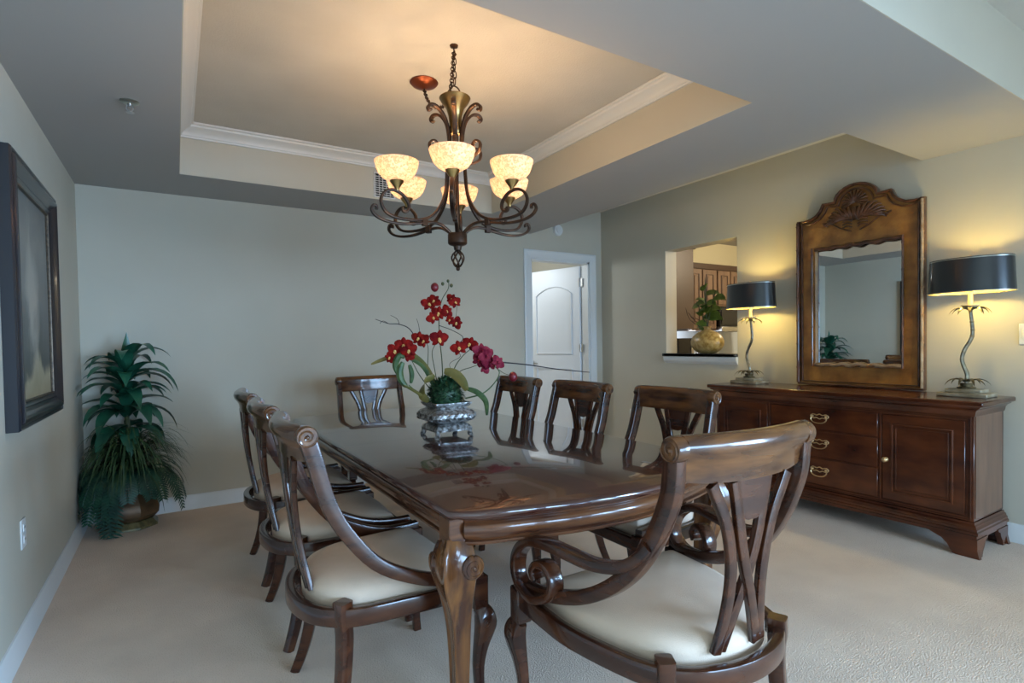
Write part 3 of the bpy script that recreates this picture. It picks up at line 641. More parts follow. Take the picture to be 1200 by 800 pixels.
# face beads, doors, drawers
def rect_bead(par, x0, x1, z0, z1, y, w, d, m='side', name='moulding'):
    return MB().sweep([(x0, y, z0), (x1, y, z0), (x1, y, z1), (x0, y, z1)], rrect(d, w, min(w, d) * .35), N=(0, 1, 0), closed=True).obj(name, m, par)
rect_bead(sb, -.835, .835, .222, .780, -.002, .012, .014, name='face_bead'); rect_bead(sb, -.848, .848, .209, .793, -.003, .007, .016, name='face_bead')
for s in (-1, 1):
    x0, x1 = sorted((s * .395, s * .822))
    d = MB().bbox(x0, x1, -.012, .004, .232, .770, .003).obj('door', 'side', sb)
    rect_bead(d, x0 + .058, x1 - .058, .290, .712, -.016, .016, .018); rect_bead(d, x0 + .078, x1 - .078, .310, .692, -.014, .009, .013)
    kx = s * .418
    MB().lathe([(.0005, 0), (.014, 0), (.014, .003), (.006, .006), (.006, .014), (.015, .020), (.016, .026), (.010, .033), (.0005, .035)], 14, Matrix.Translation((kx, -.012, .485)) @ Matrix.Rotation(PI / 2, 4, 'X')).obj('knob', 'brass', d)
    MB().bbox(s * .383 - .008, s * .383 + .008, -.010, .002, .225, .778, .003).obj('divider', 'side', sb)
for z0, z1 in ((.620, .770), (.424, .612), (.232, .416)):
    d = MB().bbox(-.368, .368, -.012, .004, z0, z1, .004).obj('drawer', 'side', sb); zc = (z0 + z1) / 2 + .012
    hm = MB()
    # swan pull: pierced backplate and drop bail
    bpl = cat([(-.062, -.014, zc + .006), (-.045, -.014, zc + .020), (-.02, -.014, zc + .014), (0, -.014, zc + .022), (.02, -.014, zc + .014), (.045, -.014, zc + .020), (.062, -.014, zc + .006), (.045, -.014, zc - .008), (.02, -.014, zc - .004), (0, -.014, zc - .012), (-.02, -.014, zc - .004), (-.045, -.014, zc - .008)], 3, True)
    hm.tube(bpl, .0035, 5, closed=True)
    for s in (-1, 1): hm.ball((s * .046, -.020, zc + .006), .009, 8, 6)
    hm.tube(cat([(-.046, -.024, zc + .006), (-.054, -.028, zc - .014), (-.036, -.031, zc - .034), (0, -.033, zc - .040), (.036, -.031, zc - .034), (.054, -.028, zc - .014), (.046, -.024, zc + .006)], 4), .0042, 6)
    hm.obj('drawer_pull', 'brass', d)

# ---------------------------------------------------------------- mirror
mr = empty('carved_mirror', (XR - .055, 2.078, .891), -PI / 2, 'tall carved wooden mirror with arched shell crest leaning behind sideboard top', 'mirror')
MWd = .435; ZS = 1.30   # shoulder height
def crest(a, top=0):
    pts = [(a, ZS - top)]
    pts += [(a - .05, ZS - .012 - top), (a - .10, ZS - .006 - top), (a - .145, ZS + .018 - top), (a - .175, ZS + .05 - top), (a - .195, ZS + .095 - top)]
    k = (a - .195); pts += [(k - .035, ZS + .090 - top), (k - .085, ZS + .090 - top)]
    r = k - .085
    for i in range(1, 7): t = i / 6 * PI / 2; pts.append((r * math.cos(t), ZS + .090 - top + (.105 if top == 0 else .105 - top * .2) * math.sin(t)))
    return pts
def mir_poly(a, top, bot):
    h = crest(a, top); return [(a, bot)] + h + [(-x, z) for x, z in h[-2::-1]] + [(-a, bot)]
outer = mir_poly(MWd, 0, 0)
gx, gz0, gz1 = .300, .150, 1.062
# backing board with glass opening : strips
fb = MB()
def strip(poly_top, x0, x1): pass
n = len(outer)
body = [(x, z) for x, z in outer]
Mxz = Matrix(((1, 0, 0, 0), (0, 0, 1, 0), (0, 1, 0, 0), (0, 0, 0, 1)))    # (x,y,z)->(x,z,y)
top_poly = [(MWd - .004, gz1)] + [(x, z) for x, z in crest(MWd - .004, .003)] + [(-x, z) for x, z in crest(MWd - .004, .003)[-2::-1]] + [(-MWd + .004, gz1)]
fb.prism(top_poly, 0, .030, Mxz); fb.box(-MWd + .004, -gx, 0, .030, .004, gz1).box(gx, MWd - .004, 0, .030, .004, gz1).box(-gx, gx, 0, .030, .004, gz0)
fb.obj('frame', 'mframe', mr)
MB().box(-gx, gx, .020, .026, gz0, gz1).obj('mirror_glass', 'mirror', mr)
def rim(poly, y, w, d, m, name): MB().sweep([(x, y, z) for x, z in poly], rrect(d, w, min(w, d) * .4), N=(0, 1, 0), closed=True).obj(name, m, mr)
rim(mir_poly(MWd - .010, .008, .010), 0, .020, .050, 'mdark', 'outer_moulding')
rim(mir_poly(MWd - .036, .034, .034), -.004, .012, .024, 'mdark', 'inner_moulding')
# bamboo rods up the sides with nodes
for s in (-1, 1):
    for xx, r_ in ((MWd - .010, .010), (gx + .012, .008)):
        z1_ = ZS - .02 if xx > .4 else gz1
        z0_ = .02 if xx > .4 else gz0
        b_ = MB().tube([(s * xx, -.026, z0_), (s * xx, -.026, z1_)], r_, 8)
        k = z0_ + .12
        while k < z1_: b_.lathe([(r_, -.008), (r_ * 1.28, -.002), (r_ * 1.28, .002), (r_, .008)], 8, c=(s * xx, -.026, k)); k += .185
        b_.obj('bamboo_rod', 'gild' if s > 0 and xx > .4 else 'mdark', mr)
# wavy gilded ribbons above and below the glass
for z, s, m_ in ((gz1, -1, 'mdark'), (gz0, 1, 'gild')):
    pts = []
    for i in range(49):
        u = -1 + i / 24; am = .006 * math.exp(-(u * 1.3) ** 2)
        pts.append((u * gx, -.012 - .004 * math.cos(u * 16), z + s * (.010 + am * math.sin(u * 17 + .6) * 1.3 + am)))
    MB().sweep(pts, rrect(.020, .026, .008), N=(0, 1, 0)).obj('wavy_moulding', m_, mr)
# carving: shell fan, acanthus plumes, side sprigs, pendant
cv = MB(); C0 = V((0, -.012, ZS + .055))
for k in range(13):
    a = math.radians(-20 + 220 * k / 12); d = V((math.cos(a), 0, math.sin(a)))
    L = .085
    cv.sweep(cat([C0, C0 + d * L * .5 + V((0, -.014, 0)), C0 + d * L + V((0, .0, 0))], 4), rrect(.014, .014, .005), N=(0, 1, 0), sc=[lerp(.4, 1.25, i / 8) for i in range(9)])
cv.obj('shell_carving', 'mdark', mr)
for s in (-1, 1):
    pl = MB()
    for k in range(9):
        a0 = math.radians(100 - k * 15); x0 = s * (.012 + k * .011); z0 = ZS - .075 + k * .003; L = .13 - abs(k - 3) * .009
        d = V((s * math.cos(a0), 0, math.sin(a0)))
        p = [V((x0, -.010, z0)), V((x0, -.026, z0)) + d * L * .45, V((x0, -.018, z0)) + d * L * .85 + V((s * .012, 0, .004)), V((x0, -.006, z0)) + d * L + V((s * .024, 0, -.010))]
        pl.sweep(cat(p, 4), rrect(.016, .017, .005), N=(0, 1, 0), sc=[.5 + .8 * math.sin(PI * min(1, i / 12 + .15)) for i in range(13)])
    for k in range(6):
        c = V((s * .02, -.014, ZS - .125 + k * .022)); pl.sweep(cat([c, c + V((s * .03, -.012, .012)), c + V((s * .065, 0, .004))], 3), rrect(.012, .010, .004), N=(0, 1, 0))
    pl.obj('acanthus_carving', 'mdark', mr)
    sg = MB(); sg.sweep(cat([(s * .03, -.008, ZS - .15), (s * .10, -.012, ZS - .12), (s * .17, -.012, ZS - .075), (s * .235, -.008, ZS - .055)], 5), rrect(.010, .010, .003), N=(0, 1, 0))
    for k in range(7):
        c = V((s * (.15 + k * .014), -.010, ZS - .085 + k * .004)); a = math.radians(40 + k * 30)
        sg.sweep(cat([c, c + V((s * math.cos(a) * .02, -.010, math.sin(a) * .02)), c + V((s * math.cos(a) * .042, 0, math.sin(a) * .042))], 3), rrect(.010, .012, .004), N=(0, 1, 0), sc=[.5, .8, 1, 1.1, 1, .7, .4])
    sg.obj('floral_sprig', 'mdark', mr)

# ---------------------------------------------------------------- palm lamps
def palm_lamp(loc, rz, label):
    t = empty('palm_table_lamp', loc, rz, label, 'lamp', 'pair of palm lamps on the sideboard')
    MB().bbox(-.085, .085, -.125, .125, 0, .024, .004).obj('base', 'lampbase', t); MB().bbox(-.062, .062, -.09, .09, .024, .046, .004).obj('base_step', 'lampbase', t)
    MB().lathe([(.0005, .046), (.046, .046), (.048, .054), (.030, .062), (.034, .072), (.036, .080), (.0005, .082)], 16).obj('base_cap', 'lampm', t)
    pts = cat([(0, 0, .075), (0, -.004, .13), (0, .012, .18), (0, .022, .225), (0, .010, .28), (0, -.022, .345), (0, -.030, .39), (0, -.026, .45), (0, -.018, .525)], 5)
    m = MB(); m.tube(pts, [lerp(.0125, .009, i / (len(pts) - 1)) for i in range(len(pts))], 8)
    for k in range(3, len(pts) - 1, 4): p = pts[k]; m.lathe([(.010, -.004), (.0135, 0), (.010, .004)], 8, c=p)
    m.obj('stem', 'lampsil', t)
    for zc, yc, n_, L, dr_ in ((.085, 0, 9, .125, 1.5), (.520, -.018, 10, .115, 1.7)):
        for k in range(n_):
            a = 2 * PI * k / n_ + .3
            MB().leaf((math.cos(a) * .010, yc + math.sin(a) * .010, zc), (math.cos(a), math.sin(a), .62), L * (1 if k % 2 else .85), .024, dr_, 7, .5).obj('palm_leaf', 'lampm', t)
    MB().lathe([(.008, .525), (.045, .548), (.046, .552), (.014, .550), (.0125, .556), (.0125, .64), (.0005, .642)], 14, c=(0, -.018, 0)).obj('candle_tube', 'candle', t)
    # oval black shade with gilt lining
    z0, z1 = .625, .830
    s_ = MB().lathe([(.205, z0), (.195, z1), (.1935, z1), (.2035, z0)], 48, sx=.70, sy=1.04, c=(0, -.018, 0)).obj('lamp_shade', 'shadeb', t)
    MB().lathe([(.2025, z0 + .002), (.1925, z1 - .002)], 48, sx=.70, sy=1.04, c=(0, -.018, 0)).obj('lining', 'shadeg', s_)
    for z, r_ in ((z0 + .004, .206), (z1 - .006, .1965)):
        MB().lathe([(r_ - .001, z - .004), (r_ + .001, z - .003), (r_ + .001, z + .001), (r_ - .001, z + .002)], 48, sx=.70, sy=1.04, c=(0, -.018, 0)).obj('shade_trim', 'silvrim', s_)
    sp_ = MB()
    for a in (0, PI / 2, PI, 3 * PI / 2): sp_.tube([(0, -.018, z1 - .02), (math.cos(a) * .136, -.018 + math.sin(a) * .20, z1 - .010)], .002, 4)
    sp_.tube([(0, -.018, .64), (0, -.018, z1 + .004)], .003, 5); sp_.ball((0, -.018, z1 + .012), .010, 8, 6); sp_.obj('shade_spider', 'brass', t)
    MB().ball((0, -.018, .700), .026, 10, 8, sz=1.3).obj('bulb', 'bulb', t)
    point('lamp_light', (0, -.018, .700), LAMP_W, (1, .76, .22), .03, t)
    return t
palm_lamp((4.085, 1.365, .8905), 0, 'black shaded palm lamp right of mirror beside light switch')
palm_lamp((4.085, 2.84, .8905), 0, 'black shaded palm lamp left of mirror next to serving opening')

# ---------------------------------------------------------------- chandelier
HX, HY = 1.249, 2.54
cd = empty('chandelier', (HX, HY, 0), 0, 'six light bronze chandelier with alabaster bowls over the table', 'chandelier')
def link(mb, c, r, ln, ax, d):
    d = V(d).normalized(); ax = V(ax); pts = []
    for i in range(12): a = 2 * PI * i / 12; pts.append(V(c) + ax * (r * math.cos(a)) + d * (ln * .5 * math.sin(a)))
    mb.tube(pts, .0028, 5, closed=True)
k = 0; z = 2.735
while z > 2.575:
    m = MB(); link(m, (0, 0, z), .011, .042, (1, 0, 0) if k % 2 else (0, 1, 0), (0, 0, 1)); m.obj('chain_link', 'bronze', cd); z -= .034; k += 1
MB().lathe([(.0005, ZT), (.022, ZT), (.020, ZT - .008), (.006, ZT - .012), (.0005, ZT - .012)], 14).tube(cat([(0, 0, ZT - .01), (0, 0, ZT - .03), (.012, 0, ZT - .042), (0, 0, ZT - .052), (-.008, 0, ZT - .044)], 4), .003, 5).obj('ceiling_hook', 'bronze', cd)
m = MB(); m.tube([V((.030 * math.cos(a), 0, 2.545 + .030 * math.sin(a))) for a in [2 * PI * i / 16 for i in range(16)]], .004, 6, closed=True); m.obj('hanging_ring', 'bronze', cd)
MB().lathe([(.0005, 2.508), (.060, 2.508), (.078, 2.516), (.080, 2.512), (.070, 2.492), (.046, 2.462), (.034, 2.42), (.030, 2.375), (.034, 2.345), (.028, 2.33), (.0005, 2.33)], 24).obj('trumpet_cup', 'abrass', cd)
MB().lathe([(.012, 2.34), (.012, 1.82), (.016, 1.95), (.012, 1.97)][:2], 10).obj('centre_rod', 'bronze', cd)
MB().lathe([(.0005, 1.825), (.046, 1.825), (.050, 1.818), (.050, 1.775), (.044, 1.768), (.022, 1.760), (.018, 1.740), (.0005, 1.738)], 20).obj('hub', 'bronze', cd)
m = MB()
for q in range(6):
    a0 = q * PI / 3; m.tube([V((math.cos(a0 + t * 1.6) * .032 * math.sin(PI * t) ** .7, math.sin(a0 + t * 1.6) * .032 * math.sin(PI * t) ** .7, lerp(1.742, 1.650, t))) for t in [i / 10 for i in range(11)]], .0045, 5)
m.ball((0, 0, 1.645), .011, 8, 6); m.obj('twisted_finial', 'bronze', cd)
cam_dir = math.atan2(-HY, -HX)       # azimuth towards the viewer's side of the room
for q in range(6):
    az = cam_dir + math.radians(-3) + q * PI / 3; U = V((math.cos(az), math.sin(az), 0)); T = V((-U.y, U.x, 0))
    def P(r, z, s=0): return U * r + V((0, 0, z)) + T * s
    RS = .320
    m = MB()
    # long rod from the top of the column down and out, meeting the scroll arm
    rod = cat([P(.030, 2.36), P(.040, 2.28), P(.052, 2.15), P(.060, 2.05), P(.085, 1.97), P(.135, 1.905), P(.20, 1.875), P(.275, 1.868), P(.345, 1.876), P(.385, 1.90), P(.402, 1.945), P(.385, 1.985), P(.345, 2.003), P(.300, 1.99), P(.268, 1.955), P(.262, 1.925), P(.275, 1.905), P(.292, 1.908), P(.294, 1.925)], 4)
    m.sweep(rod, rrect(.014, .010, .003), N=tuple(T), sc=[1.35] * len(rod)); arm_ = m.obj('scroll_arm', 'bronze', cd)
    m = MB(); low = cat([P(.020, 1.80), P(.050, 1.835), P(.095, 1.862), P(.15, 1.868), P(.22, 1.855), P(.30, 1.845), P(.375, 1.85), P(.425, 1.868), P(.448, 1.895), P(.440, 1.918), P(.424, 1.915), P(.424, 1.90)], 4)
    m.sweep(low, rrect(.018, .013, .004), N=tuple(T)); m.obj('lower_arm', 'bronze', cd)
    m = MB(); m.bbox(.165, .195, -.011, .011, 1.846, 1.884, .003)
    m.v = [tuple(U * v[0] + T * v[1] + V((0, 0, v[2]))) for v in m.v]; m.obj('clasp', 'bronze', arm_)
    # top plume scrolls and mid curls
    m = MB(); m.sweep(cat([P(.034, 2.22), P(.040, 2.33), P(.058, 2.40), P(.095, 2.445), P(.130, 2.455), P(.150, 2.440), P(.146, 2.424), P(.134, 2.43)], 4), rrect(.024, .014, .004), N=tuple(T)); m.obj('plume', 'bronze', cd)
    m = MB(); m.sweep(cat([P(.036, 2.16), P(.060, 2.185), P(.10, 2.200), P(.138, 2.225), P(.145, 2.262), P(.120, 2.278), P(.102, 2.262), P(.110, 2.248)], 4), rrect(.018, .013, .004), N=tuple(T)); m.obj('curl', 'bronze', cd)
    # holder and bowl
    h_ = MB().lathe([(.0005, 2.0), (.010, 2.0), (.012, 2.015), (.030, 2.038), (.034, 2.048), (.028, 2.052), (.0005, 2.052)], 14, c=P(RS, 0)).lathe([(.012, 2.04), (.012, 2.075), (.0005, 2.076)], 8, c=P(RS, 0)).obj('shade_holder', 'abrass', cd)
    MB().lathe([(r_, 2.046 + (z_ - 2.036) * .76) for r_, z_ in ((.020, 2.036), (.046, 2.042), (.070, 2.060), (.088, 2.088), (.099, 2.124), (.106, 2.160))], 32).obj('glass_bowl', 'glass', cd, loc=P(RS, 0))
    MB().ball((0, 0, 0), .020, 10, 8, sz=1.3).obj('bulb', 'bulb', cd, loc=P(RS, 2.098))
    point('bowl_light', P(RS, 2.115), CH_W, (1, .66, .36), .022, cd)
# swag canopy and its chain
cn = empty('ceiling_canopy', (1.266, 2.975, ZT), 0, 'round copper ceiling canopy from which the chandelier chain swags', 'canopy')
MB().lathe([(.0005, 0), (.078, 0), (.082, -.006), (.070, -.020), (.040, -.032), (.012, -.040), (.0005, -.042)], 28).obj('dome', 'copper', cn)
pts = cat([(0, 0, -.045), (-.004, -.06, -.13), (-.006, -.16, -.205), (-.008, -.28, -.245), (-.012, -.37, -.20), (-.016, -.41, -.115), (-.017, -.43, -.035)], 7)
for i in range(0, len(pts) - 1, 1):
    a, b = pts[i], pts[i + 1]; d = b - a; sdv = V((1, 0, 0)) if i % 2 else d.cross(V((1, 0, 0))).normalized()
    m = MB(); link(m, (a + b) / 2, .010, d.length * 1.35, sdv, d); m.obj('chain_link', 'bronze', cn)

# ---------------------------------------------------------------- orchid centrepiece
oc = empty('orchid_arrangement', (1.25, 2.72, .7605), 0, 'red orchids in square silver footed planter on table', 'flower arrangement')
def sq(prof, corner=.18, seg=6):       # rounded square loft, prof=(half, z, roundness)
    m = MB(); vs = []; n = 0
    for hf, z, r in prof:
        ring = rrect(2 * hf, 2 * hf, max(.001, r), seg); n = len(ring); vs += [(x, y, z) for x, y in ring]
    fs = [(i * n + k, i * n + (k + 1) % n, (i + 1) * n + (k + 1) % n, (i + 1) * n + k) for i in range(len(prof) - 1) for k in range(n)]
    return m.add(vs, fs + [tuple(range(n))[::-1]])
sq([(.07, .072, .02), (.092, .078, .025), (.118, .090, .035), (.132, .108, .04), (.131, .126, .04), (.114, .142, .03), (.092, .150, .02), (.086, .158, .012), (.096, .165, .006), (.106, .178, .004), (.106, .184, .003), (.097, .184, .003), (.088, .165, .003)]).obj('planter_body', 'silver', oc)
sq([(.070, .034, .004), (.104, .034, .004), (.106, .044, .004), (.096, .062, .006), (.080, .072, .01), (.06, .074, .01)]).obj('planter_plinth', 'silver', oc)
for sx in (-1, 1):
    for sy in (-1, 1):
        D = V((sx, sy, 0)).normalized(); c = V((sx * .088, sy * .088, 0))
        MB().sweep(cat([c + V((0, 0, .040)), c + D * .010 + V((0, 0, .030)), c + D * .006 + V((0, 0, .018)), c + D * .014 + V((0, 0, .010)), c + D * .024 + V((0, 0, .010))], 3), rrect(.026, .020, .006), N=(sx, -sy, 0)).obj('planter_foot', 'silver', oc)
# embossed leaf band
for side in range(4):
    a = side * PI / 2; d = V((math.cos(a), math.sin(a), 0)); s_ = V((-math.sin(a), math.cos(a), 0)); eb = MB()
    for k in range(5):
        for z, sg_, ln in ((.112, 1, .018), (.140, -1, .014)):
            c = d * .128 + s_ * ((k - 2) * .042) + V((0, 0, .112))
            eb.sweep([c + V((0, 0, sg_ * .0)) - s_ * .014, c + d * .006 + V((0, 0, sg_ * .010)), c - d * .004 + s_ * .014 + V((0, 0, sg_ * .018))], rrect(.009, .009, .003), N=tuple(d))
    eb.obj('embossed_band', 'silver', oc)
MB().ball((0, 0, .215), .086, 14, 10).obj('moss_core', 'moss', oc)
ms = MB(); R1 = random.Random(3)
for k in range(560):
    u, w = R1.uniform(-.3, 1), R1.uniform(0, 2 * PI); s_ = math.sqrt(1 - u * u); d = V((s_ * math.cos(w), s_ * math.sin(w), u))
    ms.leaf(V((0, 0, .218)) + d * .084, d + V((R1.uniform(-.5, .5), R1.uniform(-.5, .5), R1.uniform(-.4, .5))), R1.uniform(.020, .036), .013, .3, 3)
mo = ms.obj('moss_leaves', 'moss', oc); mo['kind'] = 'stuff'
FR = V((.851, -.525, 0))       # towards picture right
TC = V((-.42, -.9, 0)).normalized()
def OP(x, z, d=0): return FR * ((x - 1.25) / .851) + V((0, 0, z - .7605)) + TC * d       # x as measured on the plane y=2.72
def orchid(p, size, tilt, m='petal', seed=0):
    R = random.Random(seed); p = V(p); nrm = (TC + FR * R.uniform(-.5, .5) + V((0, 0, R.uniform(-.25, .2)))).normalized()
    u = nrm.cross(V((0, 0, 1))).normalized(); w = u.cross(nrm)
    f = MB()
    for k, (ang, L, wd) in enumerate(((90, .9, .62), (18, 1.05, 1.0), (162, 1.05, 1.0), (-48, .85, .55), (228, .85, .55))):
        a = math.radians(ang + tilt); d = u * math.cos(a) + w * math.sin(a); sd_ = -u * math.sin(a) + w * math.cos(a); vs = []
        for i in range(6):
            t = i / 5; ww = size * wd * .5 * (math.sin(PI * (t * .88 + .08)) ** .7); c = p + d * (L * size * t) + nrm * (size * (.20 * math.sin(PI * t * .8) - .12 * t))
            vs += [c - sd_ * ww - nrm * ww * .25, c + nrm * size * .03, c + sd_ * ww - nrm * ww * .25]
        f.add(vs, [(3 * i + j, 3 * i + j + 1, 3 * i + j + 4, 3 * i + j + 3) for i in range(5) for j in (0, 1)])
    o = f.obj('orchid_flower', m, oc)
    l = MB().ball(p + nrm * size * .18, size * .16, 7, 5); l.leaf(p + nrm * size * .15, nrm * .8 - w, size * .5, size * .35, -.5, 4); l.obj('flower_lip', 'yellow' if m == 'petal' else 'petalp', o)
fl = [(1.18, 1.475, .046, 0, 'petal'), (1.205, 1.49, .040, 40, 'petal'), (1.30, 1.48, .038, -20, 'petal'), (1.285, 1.50, .034, 30, 'petal'), (1.225, 1.425, .044, 10, 'petal'), (1.20, 1.40, .040, -30, 'petal'), (1.26, 1.435, .038, 60, 'petal'), (1.305, 1.372, .036, 90, 'petal'), (1.275, 1.385, .030, 50, 'petal'),
      (1.06, 1.255, .050, 0, 'petal'), (1.02, 1.225, .046, 25, 'petal'), (1.085, 1.225, .048, -15, 'petal'), (1.075, 1.20, .040, 40, 'petal'), (1.13, 1.29, .044, 10, 'petal'), (1.155, 1.275, .040, -40, 'petal'), (1.222, 1.287, .056, 5, 'petal'), (.995, 1.19, .034, 70, 'petal'),
      (1.315, 1.235, .048, -15, 'petal'), (1.365, 1.255, .046, 20, 'petal'), (1.415, 1.215, .050, 5, 'petalp'), (1.44, 1.19, .048, -25, 'petalp'), (1.405, 1.165, .044, 35, 'petalp'), (1.455, 1.15, .050, 0, 'petalp'), (1.49, 1.155, .042, 50, 'petalp'), (1.43, 1.13, .038, 80, 'petalp')]
for i, (x, z, s_, tl, m_) in enumerate(fl): orchid(OP(x, z, .02 + .012 * (i % 3)), s_, tl, m_, i)
def stem(pts, r=.0028, m='stem', name='stem', seg=5):
    P_ = cat([OP(*p) if not isinstance(p, V) else p for p in pts], 6); return MB().tube(P_, [lerp(r, r * .55, i / (len(P_) - 1)) for i in range(len(P_))], seg).obj(name, m, oc)
stem([(1.235, .98), (1.235, 1.15), (1.225, 1.30), (1.225, 1.42), (1.24, 1.50), (1.27, 1.56), (1.272, 1.60)], .0035)
stem([(1.27, 1.46), (1.31, 1.50), (1.30, 1.38)], .002); stem([(1.21, .98), (1.17, 1.12), (1.17, 1.25), (1.13, 1.29)], .003); stem([(1.20, .98), (1.13, 1.09), (1.08, 1.20), (1.03, 1.25)], .003)
stem([(1.22, .98), (1.20, 1.12), (1.19, 1.22), (1.222, 1.28)], .003); stem([(1.27, 1.00), (1.29, 1.12), (1.33, 1.19), (1.38, 1.24)], .0035); stem([(1.28, 1.0), (1.31, 1.10), (1.37, 1.13), (1.42, 1.15)], .003)
stem([(1.34, .96), (1.42, .985), (1.475, 1.04), (1.50, 1.10), (1.47, 1.14)], .0045, 'pod'); stem([(1.47, 1.14), (1.52, 1.095), (1.56, 1.08)], .002)
stem([(1.46, 1.16), (1.62, 1.14), (1.78, 1.11), (1.92, 1.092)], .004, 'twig', 'long_spike')
# curly twigs
stem([(1.225, 1.36), (1.29, 1.33), (1.335, 1.29), (1.30, 1.24), (1.32, 1.19), (1.27, 1.15), (1.29, 1.09)], .002, 'twig', 'twig'); stem([(1.13, 1.25), (1.09, 1.34), (1.04, 1.37), (.99, 1.375), (.93, 1.40)], .003, 'twig', 'twig')
stem([(1.04, 1.37), (1.03, 1.40), (1.00, 1.42)], .0018, 'twig', 'twig'); stem([(.99, 1.375), (.965, 1.39), (.95, 1.375)], .0018, 'twig', 'twig'); stem([(1.14, 1.26), (1.13, 1.36), (1.12, 1.40)], .002, 'twig', 'twig')
# buds
for x, z, r_ in ((1.208, 1.567, .022), (1.562, 1.075, .024), (1.285, 1.575, .009), (1.270, 1.600, .008), (1.245, 1.585, .009), (1.03, 1.24, .016)):
    MB().ball(OP(x, z, .01), r_, 9, 7, sz=1.15).obj('bud', 'bud' if r_ > .012 else 'stem', oc)
# olive leaves, arching blades, green pods
def blade(pts, w, m, name='leaf_blade'):
    P_ = cat([OP(*p) for p in pts], 6); n = len(P_)
    return MB().sweep(P_, rrect(w, .003, .001), N=tuple(V((0, 0, 1)) + FR * .5 + TC * .2), sc=[(max(.08, math.sin(PI * min(1, i / n * .9 + .1)) ** .6), 1) for i in range(n)]).obj(name, m, oc)
blade([(1.22, .98), (1.17, 1.12), (1.10, 1.20), (1.03, 1.205), (.96, 1.18), (.905, 1.155)], .030, 'oleaf'); blade([(1.21, .98), (1.15, 1.13), (1.08, 1.185)], .022, 'pod')
blade([(1.245, 1.115, .07), (1.29, 1.10, .08), (1.325, 1.06, .085), (1.345, 1.01, .085)], .056, 'oleaf'); blade([(1.34, 1.02, .06), (1.39, 1.0, .07), (1.43, .95, .07), (1.435, .875, .07)], .032, 'pod')
blade([(1.17, .955, .06), (1.14, .99, .05), (1.16, 1.06, .04), (1.20, 1.09, .03)], .05, 'oleaf'); blade([(1.17, .95, .05), (1.12, 1.00, .05), (1.06, 1.04, .05)], .018, 'oleaf')
for pts, r_ in (([(1.07, 1.03), (1.045, 1.07), (1.04, 1.12), (1.055, 1.165)], .020), ([(1.03, 1.10), (1.02, 1.15), (1.04, 1.20), (1.065, 1.19)], .018), ([(1.09, 1.05), (1.095, 1.10), (1.085, 1.15)], .014)):
    P_ = cat([OP(*p, .03) for p in pts], 5); n = len(P_); MB().tube(P_, [max(.003, r_ * math.sin(PI * (.08 + .88 * i / n)) ** .6) for i in range(n)], 8).obj('green_pod', 'pod', oc)
stem([(1.18, .95, .04), (1.12, 1.0, .04), (1.08, 1.04, .03)], .005, 'pod')

# ---------------------------------------------------------------- potted floor plant in the corner
pp = empty('potted_plant', (-.31, 4.73, 0), 0, 'artificial dracaena and fern plant in bulbous bronze planter in far left corner', 'plant')
def octo(prof, m, name, n=8, k=1):
    vs = []; 
    for r, z in prof: vs += [(r * math.cos(2 * PI * i / n + PI / 8), r * math.sin(2 * PI * i / n + PI / 8), z) for i in range(n)]
    fs = [(i * n + a, i * n + (a + 1) % n, (i + 1) * n + (a + 1) % n, (i + 1) * n + a) for i in range(len(prof) - 1) for a in range(n)]
    return MB().add(vs, fs + [tuple(range(n))[::-1]]).obj(name, m, pp, sharp=30)
octo([(.150, 0), (.182, .002), (.180, .016), (.165, .032), (.150, .050), (.130, .055)], 'potfoot', 'pot_foot')
octo([(.125, .050), (.160, .062), (.192, .095), (.197, .135), (.180, .180), (.150, .225), (.140, .262), (.150, .300), (.166, .330), (.158, .333), (.135, .312)], 'pot', 'pot_body')
MB().lathe([(.0005, .30), (.138, .30)], 12).obj('moss_top', 'moss', pp)
RP = random.Random(11)
def lim(a, L):         # keep foliage clear of the two walls of the corner
    rx = .25 / max(1e-3, -math.cos(a)) if math.cos(a) < 0 else 9; ry = .19 / max(1e-3, math.sin(a)) if math.sin(a) > 0 else 9
    return min(L, rx * 1.15, ry * 1.15)
MB().tube(cat([(0, 0, .30), (.012, -.01, .6), (-.005, .0, .9), (0, 0, 1.10)], 4), .015, 7).obj('cane', 'stem', pp)
for tier, (z, n_, L, w, upz, dr_) in enumerate(((1.10, 8, .36, .09, 2.0, 1.9), (1.03, 10, .40, .09, 1.1, 1.7), (.95, 9, .34, .08, .7, 1.4), (.86, 7, .30, .09, 1.1, 1.3), (.78, 10, .38, .10, .75, 2.1), (.70, 8, .34, .10, .3, 1.6))):
    for k in range(n_):
        a = 2 * PI * (k + .5 * (tier % 2)) / n_ + RP.uniform(-.25, .25)
        l_ = lim(a, L * RP.uniform(.85, 1.12))
        MB().leaf((.008 * math.cos(a), .008 * math.sin(a), z + RP.uniform(-.03, .03)), (math.cos(a), math.sin(a), upz + RP.uniform(-.3, .45)), l_, w * (1.15 if l_ > .25 else .9), dr_ + RP.uniform(-.2, .35), 9, .3).obj('dracaena_leaf', 'leaf', pp)
MB().leaf((0, 0, 1.08), (.05, .0, 1), .30, .075, .1, 6, .2, upv=(.4, -.9, 0)).obj('dracaena_leaf', 'leaf', pp)
gr = MB()
for k in range(420):
    a = RP.uniform(0, 2 * PI); r_ = RP.uniform(0, .10)
    L = lim(a, RP.uniform(.34, .52)) 
    gr.leaf((r_ * math.cos(a) * .6, r_ * math.sin(a) * .6, .30 + RP.uniform(0, .25)), (math.cos(a) * .7, math.sin(a) * .7, .8 + RP.uniform(-.3, .9)), L, .014, 1.7 + RP.uniform(0, 1.1), 7, .2)
go = gr.obj('grass_blades', 'grass', pp); go['kind'] = 'stuff'
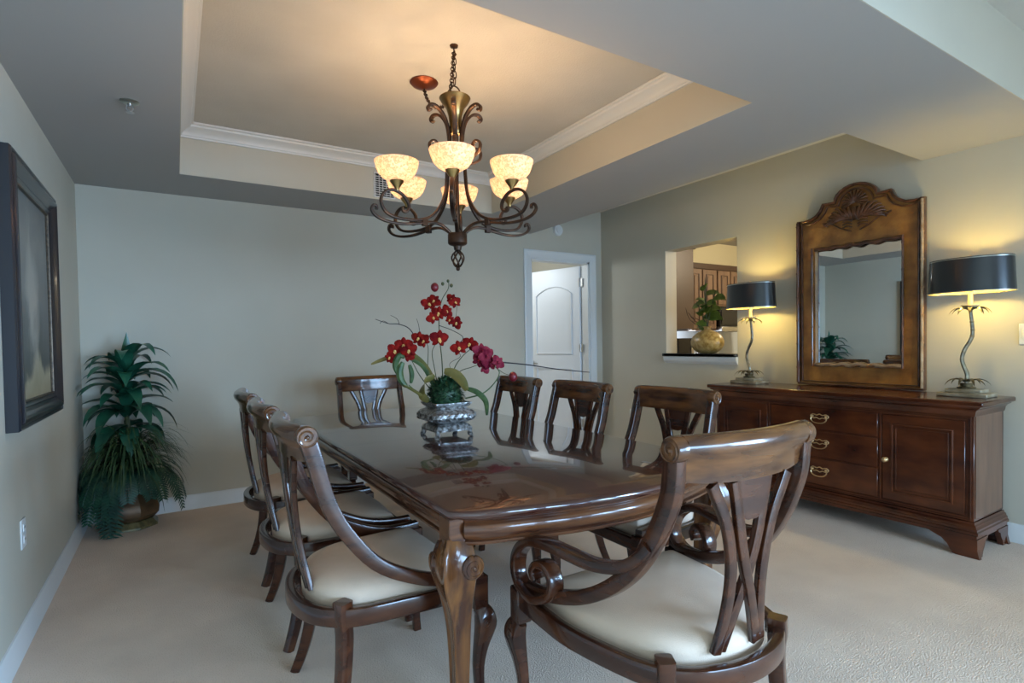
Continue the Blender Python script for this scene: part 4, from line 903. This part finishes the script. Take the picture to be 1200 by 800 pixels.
def frond(a, L, upz, dr_, z=.32, r0=.07):
    f = MB(); d = V((math.cos(a), math.sin(a), upz)).normalized(); p = V((math.cos(a) * r0, math.sin(a) * r0, z)); n_ = 20; path = [p.copy()]
    for i in range(n_):
        t = i / n_; p = p + d * (L / n_); d = (d + V((0, 0, -1)) * (dr_ / n_) * (1 + t * .6)).normalized(); path.append(p.copy())
        if i > 1:
            sd_ = d.cross(V((0, 0, 1))); sd_ = sd_.normalized() if sd_.length > .05 else V((-math.sin(a), math.cos(a), 0)); ll = .075 * math.sin(PI * min(1, (1 - t) * .85 + .12)) ** .7
            for s in (-1, 1): f.leaf(p, sd_ * s + d * .45, ll, .017, .35, 3, .2, upv=tuple(sd_.cross(d)))
    f.tube(path, .002, 4); return f.obj('fern_frond', 'fern', pp)
for adeg, L, uz, dr_ in ((-175, .30, 1.0, 1.8), (-168, .36, .7, 1.7), (-160, .34, 1.3, 2.0), (-152, .40, .6, 1.8), (-146, .38, 1.1, 2.2), (-140, .42, .5, 2.0), (-132, .38, .9, 2.4), (-128, .40, .5, 2.4), (-122, .38, 1.2, 2.8), (-116, .44, .6, 3.4), (-110, .50, .5, 4.0), (-104, .54, .4, 4.2), (-108, .40, 1.0, 3.4),
        (-88, .34, 1.1, 3.0), (-75, .30, 1.3, 2.8), (-62, .34, 1.0, 2.8), (-48, .36, .9, 2.8), (-30, .40, .8, 2.7), (-22, .46, .6, 3.0), (-8, .42, .7, 2.7), (8, .36, 1.0, 2.4), (24, .32, 1.0, 2.4), (-55, .30, 1.6, 2.8), (-100, .32, 1.7, 3.0), (-135, .34, 1.7, 2.8)):
    frond(math.radians(adeg), L, uz, dr_, .36 if uz > .5 else .32, .07)
tg = MB().bbox(-.025, .025, -.001, .001, -.04, .04, .0008)
tgo = tg.obj('price_tag', 'paper', pp); tgo.location = (.10, -.172, .30); tgo.rotation_euler = (.15, .2, math.radians(15))

# foliage rests against the two walls instead of passing through them
for ch in pp.children:
    for v_ in ch.data.vertices:
        if not ch.location.length and ch.name.split('.')[0] not in ('pot_body', 'pot_foot'):
            v_.co.x = max(v_.co.x, -.255 + .002 * math.sin(v_.co.z * 90)); v_.co.y = min(v_.co.y, .19)
            v_.co.z = max(v_.co.z, .012)
